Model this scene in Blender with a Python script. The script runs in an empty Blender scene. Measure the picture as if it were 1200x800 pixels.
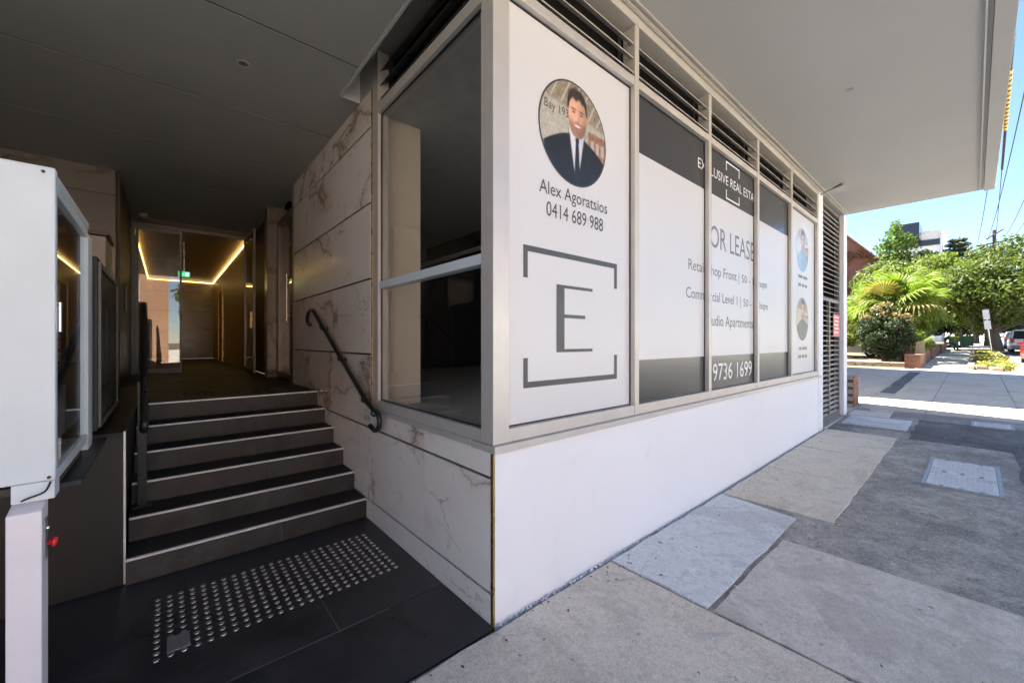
import bpy, math, random
import numpy as np
from mathutils import Vector, Matrix, Quaternion
random.seed(7); rng = np.random.default_rng(7)
R = math.radians
scn = bpy.context.scene
col = scn.collection

# ------------------------------------------------------------------ camera, sky, sun, exposure
YAW = math.atan2(542, 469)                      # angle of the view axis from +X (the street direction)
cam_data = bpy.data.cameras.new('camera'); cam = bpy.data.objects.new('camera', cam_data); col.objects.link(cam)
cam_data.sensor_width = 36; cam_data.lens = 469 / 1200 * 36
cam_data.clip_start = 0.05; cam_data.clip_end = 3000
cam.location = (0, 0, 1.6); cam.rotation_euler = (R(90), 0, YAW - R(90))
scn.camera = cam

SUN_AZ, SUN_EL = R(9.5), R(62)                  # azimuth from +Y towards +X
world = bpy.data.worlds.new('World'); scn.world = world; world.use_nodes = True
wn = world.node_tree; bg = wn.nodes['Background']
sky = wn.nodes.new('ShaderNodeTexSky'); sky.sky_type = 'NISHITA'; sky.sun_disc = False
sky.sun_elevation = SUN_EL; sky.sun_rotation = SUN_AZ
sky.air_density = 1.0; sky.dust_density = 0.0; sky.ozone_density = 3.0; sky.altitude = 1500
wn.links.new(sky.outputs[0], bg.inputs[0]); bg.inputs[1].default_value = 0.05
sd = Vector((math.sin(SUN_AZ) * math.cos(SUN_EL), math.cos(SUN_AZ) * math.cos(SUN_EL), math.sin(SUN_EL)))
sl = bpy.data.lights.new('sun', 'SUN'); sl.energy = 4.4; sl.angle = R(0.5); sl.color = (1, .93, .81)
so = bpy.data.objects.new('sun', sl); col.objects.link(so)
so.rotation_euler = (-sd).to_track_quat('-Z', 'Y').to_euler(); so.location = (0, 20, 30)
scn.view_settings.view_transform = 'Standard'; scn.view_settings.look = 'None'
scn.view_settings.gamma = 1; scn.view_settings.exposure = 2.9
scn.view_settings.use_curve_mapping = False
scn.render.engine = 'CYCLES'
scn.cycles.max_bounces = 9; scn.cycles.diffuse_bounces = 5; scn.cycles.transparent_max_bounces = 12

# ------------------------------------------------------------------ terrain profile along the street
XS = [-80, 4, 9, 11, 60, 100, 900]; ZS = [0, 0, .04, .1, 1.15, 1.5, 1.5]
def gz(x): return float(np.interp(x, XS, ZS))

# ------------------------------------------------------------------ materials
def nodes_of(m):
    m.use_nodes = True; nt = m.node_tree
    return nt, nt.nodes, nt.links, nt.nodes['Principled BSDF']
def N(ns, t, **kw):
    n = ns.new(t)
    for k, v in kw.items():
        if hasattr(n, k): setattr(n, k, v)
    return n
def mathn(nt, op, a, b=None, clamp=False):
    n = nt.nodes.new('ShaderNodeMath'); n.operation = op; n.use_clamp = clamp
    for i, v in enumerate((a, b)):
        if v is None: continue
        if hasattr(v, 'is_linked'): nt.links.new(v, n.inputs[i])
        else: n.inputs[i].default_value = v
    return n.outputs[0]
def mixc(nt, fac, a, b, mode='MIX'):
    n = nt.nodes.new('ShaderNodeMix'); n.data_type = 'RGBA'; n.blend_type = mode
    for i, v in ((0, fac), (6, a), (7, b)):
        if hasattr(v, 'is_linked'): nt.links.new(v, n.inputs[i])
        elif i == 0: n.inputs[i].default_value = v
        else: n.inputs[i].default_value = (*v[:3], 1)
    return n.outputs[2]
def noise(nt, vec, scale, detail=4, rough=.55, dist=0):
    n = nt.nodes.new('ShaderNodeTexNoise'); n.inputs['Scale'].default_value = scale
    n.inputs['Detail'].default_value = detail; n.inputs['Roughness'].default_value = rough
    n.inputs['Distortion'].default_value = dist
    if vec is not None: nt.links.new(vec, n.inputs['Vector'])
    return n.outputs[0]
def ramp(nt, v, lo, hi, a=0., b=1.):
    n = nt.nodes.new('ShaderNodeMapRange'); n.inputs[1].default_value = lo; n.inputs[2].default_value = hi
    n.inputs[3].default_value = a; n.inputs[4].default_value = b
    nt.links.new(v, n.inputs[0]); return n.outputs[0]
def position(nt, jitter=0):
    g = nt.nodes.new('ShaderNodeNewGeometry')
    if not jitter: return g.outputs['Position']
    oi = nt.nodes.new('ShaderNodeObjectInfo')
    v = nt.nodes.new('ShaderNodeVectorMath'); v.operation = 'SCALE'; v.inputs[0].default_value = (1.7, 2.9, .8)
    r = mathn(nt, 'MULTIPLY', oi.outputs['Random'], jitter); nt.links.new(r, v.inputs['Scale'])
    a = nt.nodes.new('ShaderNodeVectorMath'); a.operation = 'ADD'
    nt.links.new(g.outputs['Position'], a.inputs[0]); nt.links.new(v.outputs[0], a.inputs[1])
    return a.outputs[0]
def bump(nt, b, h, strength=.3, dist=.01):
    n = nt.nodes.new('ShaderNodeBump'); n.inputs['Strength'].default_value = strength; n.inputs['Distance'].default_value = dist
    nt.links.new(h, n.inputs['Height']); nt.links.new(n.outputs[0], b.inputs['Normal'])
M = {}
def plain(name, c, rough=.5, metal=0, var=.08, vs=6., bmp=0, bs=60., coat=0, spec=.5, jitter=0, rvar=.06):
    m = bpy.data.materials.new(name); nt, ns, lk, b = nodes_of(m)
    p = position(nt, jitter)
    n = noise(nt, p, vs, 5, .6)
    f = ramp(nt, n, .3, .7, 1 - var, 1 + var)
    cc = nt.nodes.new('ShaderNodeVectorMath'); cc.operation = 'SCALE'; cc.inputs[0].default_value = c
    lk.new(f, cc.inputs['Scale']); lk.new(cc.outputs[0], b.inputs['Base Color'])
    rr = ramp(nt, noise(nt, p, vs * 2.3, 4), .3, .7, max(.02, rough - rvar), min(1, rough + rvar)); lk.new(rr, b.inputs['Roughness'])
    b.inputs['Metallic'].default_value = metal; b.inputs['Coat Weight'].default_value = coat
    b.inputs['Specular IOR Level'].default_value = spec
    if bmp: bump(nt, b, noise(nt, p, bs, 4), bmp, .004)
    M[name] = m; return m
def concrete(name, c, stain=(.5, .46, .4), amount=.5, dark=.6, speck=.5, rough=.85, jitter=5):
    m = bpy.data.materials.new(name); nt, ns, lk, b = nodes_of(m)
    p = position(nt, jitter)
    big = noise(nt, p, 1.1, 6, .62, .9); mid = noise(nt, p, 4.5, 7, .7, .6); fine = noise(nt, p, 95, 3, .75); grit = noise(nt, p, 260, 2, .6)
    st = nt.nodes.new('ShaderNodeMapping'); st.inputs['Scale'].default_value = (6, 1.2, 1); lk.new(p, st.inputs[0]); trowel = noise(nt, st.outputs[0], 3, 5, .7, .3)
    base = mixc(nt, ramp(nt, big, .38, .62, 0, amount), c, [c[i] * stain[i] * 1.75 for i in range(3)])
    base = mixc(nt, ramp(nt, mid, .47, .72, 0, 1.15 * (1 - dark) + .15), base, [c[i] * .5 for i in range(3)])
    base = mixc(nt, ramp(nt, trowel, .35, .7, 0, .3), base, [min(1, c[i] * 1.3) for i in range(3)])
    base = mixc(nt, ramp(nt, fine, .38, .66, 0, speck), base, [min(1, c[i] * 1.45) for i in range(3)])
    base = mixc(nt, ramp(nt, grit, .52, .66, 0, .65), base, [c[i] * .4 for i in range(3)])
    base = mixc(nt, ramp(nt, noise(nt, p, 28, 5, .75, .5), .5, .68, 0, .42), base, [c[i] * .48 for i in range(3)])
    base = mixc(nt, ramp(nt, noise(nt, p, 13, 5, .7, 1.), .52, .7, 0, .35), base, [min(1, c[i] * 1.35) for i in range(3)])
    ck = ramp(nt, mathn(nt, 'ABSOLUTE', mathn(nt, 'SUBTRACT', noise(nt, p, .8, 8, .62, 1.5), .47)), 0, .0035, .75, 0)
    base = mixc(nt, mathn(nt, 'MULTIPLY', ck, ramp(nt, noise(nt, p, 1.5, 2), .5, .6)), base, [c[i] * .25 for i in range(3)])
    pd_ = ramp(nt, noise(nt, p, .75, 7, .7, 1.8), .52, .58, 0, .3)
    base = mixc(nt, pd_, base, [c[0] * .55, c[1] * .53, c[2] * .5])
    pt = ramp(nt, noise(nt, p, 2.3, 4, .6, 1.5), .62, .67, 0, .5)
    base = mixc(nt, pt, base, [c[0] * .62, c[1] * .68, c[2] * .74])
    pw_ = ramp(nt, noise(nt, p, 7, 3, .6, .8), .73, .76, 0, .55)
    base = mixc(nt, pw_, base, [min(.8, x * 1.7) for x in c])
    v = nt.nodes.new('ShaderNodeTexVoronoi'); v.inputs['Scale'].default_value = 7; v.inputs['Randomness'].default_value = 1; lk.new(p, v.inputs['Vector'])
    keep = ramp(nt, v.outputs['Color'], .5, .6, 0, .7)
    base = mixc(nt, mathn(nt, 'MULTIPLY', ramp(nt, v.outputs['Distance'], .04, .1, 1, 0), keep), base, [c[i] * .3 for i in range(3)])
    lk.new(base, b.inputs['Base Color']); b.inputs['Roughness'].default_value = rough
    b.inputs['Specular IOR Level'].default_value = .25
    h = mathn(nt, 'ADD', mathn(nt, 'MULTIPLY', fine, .5), mid); bump(nt, b, h, .4, .007)
    M[name] = m; return m
def asphalt(name, c):
    m = bpy.data.materials.new(name); nt, ns, lk, b = nodes_of(m)
    p = position(nt)
    big = noise(nt, p, .8, 6, .65, 1.); mid = noise(nt, p, 7, 5, .7)
    v = nt.nodes.new('ShaderNodeTexVoronoi'); v.inputs['Scale'].default_value = 120; lk.new(p, v.inputs['Vector'])
    base = mixc(nt, ramp(nt, big, .38, .6), [x * .5 for x in c], [x * 1.4 for x in c])
    base = mixc(nt, ramp(nt, noise(nt, p, .55, 7, .72, 1.5), .53, .56, 0, .45), base, [x * .5 for x in c])
    base = mixc(nt, ramp(nt, mid, .42, .7, 0, .7), base, [x * .5 for x in c])
    base = mixc(nt, ramp(nt, noise(nt, p, 30, 5, .75), .45, .7, 0, .6), base, [x * .5 for x in c])
    base = mixc(nt, ramp(nt, noise(nt, p, 2.2, 5, .7, 1.2), .55, .75, 0, .45), base, (.36, .3, .22))
    base = mixc(nt, ramp(nt, v.outputs['Color'], .6, 1, 0, .5), base, [min(1, x * 2.4) for x in c])
    v2 = nt.nodes.new('ShaderNodeTexVoronoi'); v2.inputs['Scale'].default_value = 11; lk.new(p, v2.inputs['Vector'])
    base = mixc(nt, ramp(nt, v2.outputs['Distance'], .05, .09, .8, 0), base, (.42, .41, .38))
    cr = noise(nt, p, 1.1, 7, .6, 2.2)
    crack = ramp(nt, mathn(nt, 'ABSOLUTE', mathn(nt, 'SUBTRACT', cr, .5)), 0, .006, .8, 0)
    base = mixc(nt, crack, base, [x * .3 for x in c])
    lk.new(base, b.inputs['Base Color']); b.inputs['Roughness'].default_value = .8; b.inputs['Specular IOR Level'].default_value = .3
    bump(nt, b, mathn(nt, 'ADD', v.outputs['Distance'], mid), .4, .006)
    M[name] = m; return m
def marble(name, c, vein, rough=.22, jitter=11):
    m = bpy.data.materials.new(name); nt, ns, lk, b = nodes_of(m)
    p = position(nt, jitter)
    mp = nt.nodes.new('ShaderNodeMapping'); mp.inputs['Rotation'].default_value = (.6, .3, .4); mp.inputs['Scale'].default_value = (1, .75, 1.25); lk.new(p, mp.inputs[0]); q = mp.outputs[0]
    def warp(sc, amt):
        nz = nt.nodes.new('ShaderNodeTexNoise'); nz.inputs['Scale'].default_value = sc; nz.inputs['Detail'].default_value = 7; nz.inputs['Roughness'].default_value = .62; lk.new(q, nz.inputs['Vector'])
        s1 = nt.nodes.new('ShaderNodeVectorMath'); s1.operation = 'SUBTRACT'; s1.inputs[1].default_value = (.5, .5, .5); lk.new(nz.outputs['Color'], s1.inputs[0])
        s2 = nt.nodes.new('ShaderNodeVectorMath'); s2.operation = 'SCALE'; s2.inputs['Scale'].default_value = amt; lk.new(s1.outputs[0], s2.inputs[0])
        s3 = nt.nodes.new('ShaderNodeVectorMath'); s3.operation = 'ADD'; lk.new(q, s3.inputs[0]); lk.new(s2.outputs[0], s3.inputs[1]); return s3.outputs[0]
    def veins(scale, w, lo, hi, sc=1.6, amt=.9):
        v = nt.nodes.new('ShaderNodeTexVoronoi'); v.feature = 'DISTANCE_TO_EDGE'; v.inputs['Scale'].default_value = scale; lk.new(warp(sc, amt), v.inputs['Vector'])
        line = ramp(nt, v.outputs['Distance'], 0, w, 1, 0)
        mask = ramp(nt, noise(nt, q, scale * .9, 3, .5, .4), lo, hi)
        return mathn(nt, 'MULTIPLY', line, mask)
    cl = ramp(nt, noise(nt, q, 1.3, 6, .6, 1.2), .42, .75, 0, .16)
    base = mixc(nt, cl, c, [x * .68 for x in c])
    base = mixc(nt, mathn(nt, 'MULTIPLY', veins(.8, .26, .52, .68, 1.3, 1.1), .45), base, [min(1, vein[0] * 1.7), min(1, vein[1] * 1.65), min(1, vein[2] * 1.6)])
    base = mixc(nt, mathn(nt, 'MULTIPLY', veins(.8, .06, .49, .63, 1.3, 1.1), .6), base, vein)
    base = mixc(nt, mathn(nt, 'MULTIPLY', veins(.8, .014, .45, .58, 1.3, 1.1), .6), base, [x * .45 for x in vein])
    base = mixc(nt, mathn(nt, 'MULTIPLY', veins(2.2, .026, .55, .65, 2.6, .6), .65), base, [x * .7 for x in vein])
    base = mixc(nt, mathn(nt, 'MULTIPLY', veins(5., .03, .58, .66, 4, .4), .5), base, [(vein[0] + vein[1] + vein[2]) / 3] * 3)
    lk.new(base, b.inputs['Base Color']); b.inputs['Roughness'].default_value = rough; b.inputs['Coat Weight'].default_value = .15; b.inputs['Coat Roughness'].default_value = .12
    M[name] = m; return m
def darktile(name, c, vein, rough=.35, spec=.5):
    m = bpy.data.materials.new(name); nt, ns, lk, b = nodes_of(m)
    p = position(nt, 6)
    big = noise(nt, p, 2.2, 7, .62, 1.)
    base = mixc(nt, ramp(nt, big, .35, .7), [x * .7 for x in c], [x * 1.5 for x in c])
    n = noise(nt, p, 1.6, 9, .6, 2.)
    line = ramp(nt, mathn(nt, 'ABSOLUTE', mathn(nt, 'SUBTRACT', n, .5)), 0, .008, 1, 0)
    mask = ramp(nt, noise(nt, p, 1.5, 3), .5, .68, 0, .55)
    base = mixc(nt, mathn(nt, 'MULTIPLY', line, mask), base, vein)
    dust = ramp(nt, noise(nt, p, 140, 2), .68, .75, 0, .25); base = mixc(nt, dust, base, (.2, .2, .19))
    lk.new(base, b.inputs['Base Color'])
    lk.new(ramp(nt, big, .3, .7, rough - .08, rough + .12), b.inputs['Roughness']); b.inputs['Specular IOR Level'].default_value = spec
    bump(nt, b, noise(nt, p, 18, 5), .08, .004)
    M[name] = m; return m
def brickmat(name, a, b2, mortar, scale=1.):
    m = bpy.data.materials.new(name); nt, ns, lk, b = nodes_of(m)
    p = position(nt); s = nt.nodes.new('ShaderNodeSeparateXYZ'); lk.new(p, s.inputs[0])
    c = nt.nodes.new('ShaderNodeCombineXYZ'); lk.new(mathn(nt, 'ADD', s.outputs[0], s.outputs[1]), c.inputs[0]); lk.new(s.outputs[2], c.inputs[1])
    t = nt.nodes.new('ShaderNodeTexBrick'); lk.new(c.outputs[0], t.inputs['Vector'])
    t.inputs['Color1'].default_value = (*a, 1); t.inputs['Color2'].default_value = (*b2, 1); t.inputs['Mortar'].default_value = (*mortar, 1)
    t.inputs['Scale'].default_value = scale; t.inputs['Brick Width'].default_value = .24; t.inputs['Row Height'].default_value = .086; t.inputs['Mortar Size'].default_value = .01
    v = mixc(nt, ramp(nt, noise(nt, p, 1.2, 6), .3, .7, .0, .5), t.outputs[0], [x * .6 for x in a])
    lk.new(v, b.inputs['Base Color']); b.inputs['Roughness'].default_value = .85
    bump(nt, b, t.outputs['Fac'], -.5, .01)
    M[name] = m; return m
def glass(name, tint, refl, rough=0.0):
    m = bpy.data.materials.new(name); m.use_nodes = True; nt = m.node_tree; ns = nt.nodes; ns.clear()
    o = ns.new('ShaderNodeOutputMaterial'); t = ns.new('ShaderNodeBsdfTransparent'); g = ns.new('ShaderNodeBsdfGlossy'); mx = ns.new('ShaderNodeMixShader')
    t.inputs[0].default_value = (*tint, 1); g.inputs['Roughness'].default_value = rough; g.inputs[0].default_value = (.95, .97, 1, 1)
    f = ns.new('ShaderNodeLayerWeight'); f.inputs[0].default_value = .5
    k = mathn(nt, 'ADD', mathn(nt, 'MULTIPLY', mathn(nt, 'POWER', f.outputs['Facing'], 5.), .96 * refl[1]), .04 * refl[1]); k = mathn(nt, 'ADD', k, refl[0], True)
    nt.links.new(k, mx.inputs[0]); nt.links.new(t.outputs[0], mx.inputs[1]); nt.links.new(g.outputs[0], mx.inputs[2]); nt.links.new(mx.outputs[0], o.inputs[0])
    M[name] = m; return m
def emit(name, c, s):
    m = bpy.data.materials.new(name); nt, ns, lk, b = nodes_of(m)
    n = ramp(nt, noise(nt, position(nt), 9, 2), .3, .7, s * .9, s * 1.1)
    b.inputs['Base Color'].default_value = (*c, 1); b.inputs['Emission Color'].default_value = (*c, 1); lk.new(n, b.inputs['Emission Strength'])
    M[name] = m; return m
def leafmat(name, a, c, trans=.35, vs=1.2, rough=.5):
    m = bpy.data.materials.new(name); nt, ns, lk, b = nodes_of(m)
    p = position(nt)
    w = nt.nodes.new('ShaderNodeTexWhiteNoise'); w.noise_dimensions = '3D'
    sn = nt.nodes.new('ShaderNodeVectorMath'); sn.operation = 'SNAP'; sn.inputs[1].default_value = (.12, .12, .12); lk.new(p, sn.inputs[0]); lk.new(sn.outputs[0], w.inputs[0])
    f = mathn(nt, 'ADD', mathn(nt, 'MULTIPLY', ramp(nt, noise(nt, p, vs, 4), .3, .7), .6), mathn(nt, 'MULTIPLY', w.outputs[0], .4))
    cc = mixc(nt, f, a, c); lk.new(cc, b.inputs['Base Color']); b.inputs['Roughness'].default_value = rough
    tr = nt.nodes.new('ShaderNodeBsdfTranslucent'); tc = mixc(nt, .5, cc, (a[0] * 1.6, a[1] * 1.8, a[2] * .5)); lk.new(tc, tr.inputs[0])
    mx = nt.nodes.new('ShaderNodeMixShader'); mx.inputs[0].default_value = trans
    out = ns['Material Output']; lk.new(b.outputs[0], mx.inputs[1]); lk.new(tr.outputs[0], mx.inputs[2]); lk.new(mx.outputs[0], out.inputs[0])
    M[name] = m; return m

plain('white_render', (.78, .78, .79), .75, bmp=.25, bs=220, var=.05, vs=1.5)
def rendered_wall(name, c):
    m = bpy.data.materials.new(name); nt, ns, lk, b = nodes_of(m); p = position(nt)
    mp = nt.nodes.new('ShaderNodeMapping'); mp.inputs['Scale'].default_value = (1.5, 1, .35); lk.new(p, mp.inputs[0])
    base = mixc(nt, ramp(nt, noise(nt, p, 1.1, 5, .6, .5), .4, .7, 0, .12), c, [x * .8 for x in c])
    base = mixc(nt, ramp(nt, noise(nt, mp.outputs[0], 5, 6, .7), .55, .75, 0, .07), base, (.5, .48, .44))
    base = mixc(nt, ramp(nt, noise(nt, p, 22, 3, .6, .3), .72, .76, 0, .2), base, (.42, .4, .38))
    base = mixc(nt, ramp(nt, noise(nt, p, 3.2, 2, .5, .4), .68, .75, 0, .08), base, (.5, .5, .5))
    lk.new(base, b.inputs['Base Color']); b.inputs['Roughness'].default_value = .75; b.inputs['Specular IOR Level'].default_value = .3
    h = mathn(nt, 'ADD', noise(nt, p, 240, 3), mathn(nt, 'MULTIPLY', noise(nt, p, 9, 4), .8)); bump(nt, b, h, .35, .004); M[name] = m
rendered_wall('white_render', (.83, .85, .88))
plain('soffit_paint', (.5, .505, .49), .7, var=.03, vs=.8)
plain('entry_ceiling', (.4, .405, .39), .6, var=.04, vs=.8)
plain('aluminium', (.56, .54, .51), .38, .25, var=.05, vs=5)
plain('aluminium_warm', (.6, .56, .5), .4, .15, var=.05, vs=5)
plain('dark_void', (.012, .011, .01), .95, spec=0.)
plain('door_metal', (.2, .19, .18), .4, .4)
plain('dark_paint', (.03, .031, .034), .45, var=.15)
plain('rail_paint', (.018, .019, .022), .32, var=.15, vs=14)
plain('black_wall', (.011, .012, .014), .5, var=.25, vs=3, bmp=.1)
plain('cabinet_white', (.62, .7, .74), .35, var=.04, vs=3)
plain('pedestal_white', (.78, .76, .8), .4, var=.04, vs=3)
plain('brass', (.55, .4, .16), .3, .9, var=.1)
plain('nosing', (.75, .76, .77), .35, .2, var=.1, vs=9)
plain('stud_steel', (.62, .6, .57), .28, .95, var=.15, vs=30)
plain('steel_plate', (.36, .36, .37), .45, .6, var=.12, vs=20)
plain('louvre_dark', (.2, .18, .16), .45, .3, var=.1)
plain('vinyl_white', (.92, .93, .94), .3, var=.015, vs=1.2, spec=.4, rvar=.01)
vm = M['vinyl_white']; nt = vm.node_tree; tr_ = nt.nodes.new('ShaderNodeBsdfTranslucent'); tr_.inputs[0].default_value = (.8, .8, .8, 1)
mx_ = nt.nodes.new('ShaderNodeMixShader'); mx_.inputs[0].default_value = .26; nt.links.new(nt.nodes['Principled BSDF'].outputs[0], mx_.inputs[1]); nt.links.new(tr_.outputs[0], mx_.inputs[2]); nt.links.new(mx_.outputs[0], nt.nodes['Material Output'].inputs[0])
plain('vinyl_black', (.05, .05, .052), .22, var=.03, vs=1, rvar=.01)
plain('ink', (.055, .055, .06), .4)
plain('ink_white', (.82, .82, .82), .4)
plain('ink_grey', (.17, .17, .18), .4)
plain('beige_paint', (.85, .77, .62), .6, var=.05, vs=1.5)
plain('interior_grey', (.5, .5, .48), .7, var=.1)
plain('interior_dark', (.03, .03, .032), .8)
plain('lobby_brown', (.32, .21, .09), .45, var=.12, vs=2)
plain('timber_brown', (.1, .062, .036), .4, var=.2, vs=3)
plain('sign_red', (.62, .07, .07), .4)
plain('red_knob', (.7, .02, .03), .3)
plain('soil', (.12, .09, .06), .9, var=.3)
plain('roof_tile', (.34, .15, .09), .8, var=.3, vs=3, bmp=.3, bs=20)
plain('white_wall', (.75, .76, .78), .7, var=.05)
plain('dark_window', (.03, .035, .045), .15, var=.1)
plain('bark', (.11, .085, .065), .9, var=.3, vs=5, bmp=.5, bs=25)
plain('palm_bark', (.16, .12, .085), .9, var=.3, vs=8, bmp=.5, bs=25)
plain('pole_wood', (.07, .055, .045), .85, var=.2, vs=4, bmp=.3)
plain('wire', (.03, .03, .035), .6)
plain('tiger_yellow', (.75, .5, .08), .5)
plain('rubber', (.02, .02, .02), .7)
plain('car_white', (.75, .77, .8), .25, coat=.6, var=.02)
plain('car_red', (.45, .03, .04), .25, coat=.6, var=.02)
plain('car_blue', (.12, .2, .34), .25, coat=.6, var=.02)
plain('tail_red', (.5, .02, .02), .2)
plain('chrome', (.6, .6, .6), .25, .9)
plain('bin_green', (.06, .14, .07), .5); plain('bin_yellow', (.6, .52, .06), .5)
plain('cloth_dark', (.022, .022, .027), .85, bmp=.3); plain('skin', (.5, .3, .21), .5); plain('hair', (.03, .02, .015), .6)
plain('stone', (.42, .34, .26), .85, var=.25, vs=5, bmp=.3, jitter=4)
plain('board_tan', (.3, .26, .19), .7)
plain('kerb_stone', (.4, .39, .37), .85, var=.15, vs=4, bmp=.3)
plain('suit', (.02, .022, .028), .4); plain('photo_back', (.42, .38, .31), .4, var=.25, vs=7); plain('photo_sky', (.55, .57, .52), .4, var=.12, vs=6)
plain('photo_brick', (.36, .2, .12), .4, var=.3, vs=30); plain('photo_skin', (.52, .3, .2), .4, var=.12, vs=25); plain('photo_hair', (.03, .022, .018), .4)
plain('photo_beard', (.2, .12, .085), .4); plain('photo_blue', (.3, .4, .46), .4, var=.1, vs=20); plain('photo_pale', (.6, .6, .56), .4, var=.2, vs=15); plain('photo_brown', (.3, .2, .13), .4, var=.2, vs=20)
concrete('concrete_tan', (.7, .64, .55), amount=.6)
concrete('concrete_blue', (.7, .72, .7), stain=(.5, .5, .5), amount=.25, dark=.85)
concrete('concrete_beige', (.7, .64, .53), amount=.4, dark=.75)
concrete('concrete_grey', (.64, .6, .53), amount=.5, dark=.7)
concrete('concrete_drive', (.58, .52, .42), amount=.4, dark=.7)
asphalt('asphalt', (.36, .34, .3)); asphalt('asphalt_dark', (.15, .148, .14)); asphalt('road_asphalt', (.12, .12, .12))
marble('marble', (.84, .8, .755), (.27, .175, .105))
marble('marble_shaded', (.2, .18, .155), (.09, .06, .035))  # same marble, with the shade of the deep entry put into its colour
marble('marble_lobby', (.3, .23, .15), (.2, .12, .06))
darktile('floor_tile', (.03, .031, .035), (.16, .15, .14), .34)
darktile('step_tile', (.05, .048, .047), (.15, .13, .11), .42, .35)
darktile('tread_tile', (.028, .026, .025), (.08, .07, .06), .55, .25)
brickmat('brick_red', (.2, .085, .055), (.15, .065, .045), (.2, .17, .14))
brickmat('brick_house', (.3, .1, .06), (.22, .075, .05), (.25, .2, .16))
brickmat('brick_orange', (.5, .25, .13), (.42, .19, .1), (.42, .36, .3))
glass('glass_clear', (.92, .93, .93), (.02, 1.)); glass('glass_tint', (.95, .955, .95), (.02, 1.)); glass('glass_door', (.88, .86, .82), (.045, 1.))
emit('led', (1, .72, .24), 1.0); emit('exit_green', (.03, .5, .22), .22); emit('exit_white', (.8, .95, .85), .2)
leafmat('leaf_hedge', (.022, .042, .014), (.05, .075, .024), .2, 1.2, .75); leafmat('leaf_hedge_tip', (.3, .2, .1), (.2, .17, .07), .3)
leafmat('leaf_tree', (.06, .095, .018), (.15, .18, .035), .4, 1.2, .65); leafmat('leaf_lime', (.11, .16, .02), (.22, .26, .045), .45, 1.2, .65)
leafmat('leaf_palm', (.1, .17, .018), (.25, .3, .04), .45, 1.8); leafmat('leaf_cypress', (.07, .14, .018), (.17, .24, .035), .4, 1.2, .65)
leafmat('leaf_pine', (.03, .055, .02), (.06, .085, .03), .2); leafmat('leaf_vine', (.3, .13, .06), (.2, .1, .05), .3); leafmat('leaf_cover', (.2, .22, .04), (.32, .3, .08), .4)

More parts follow.
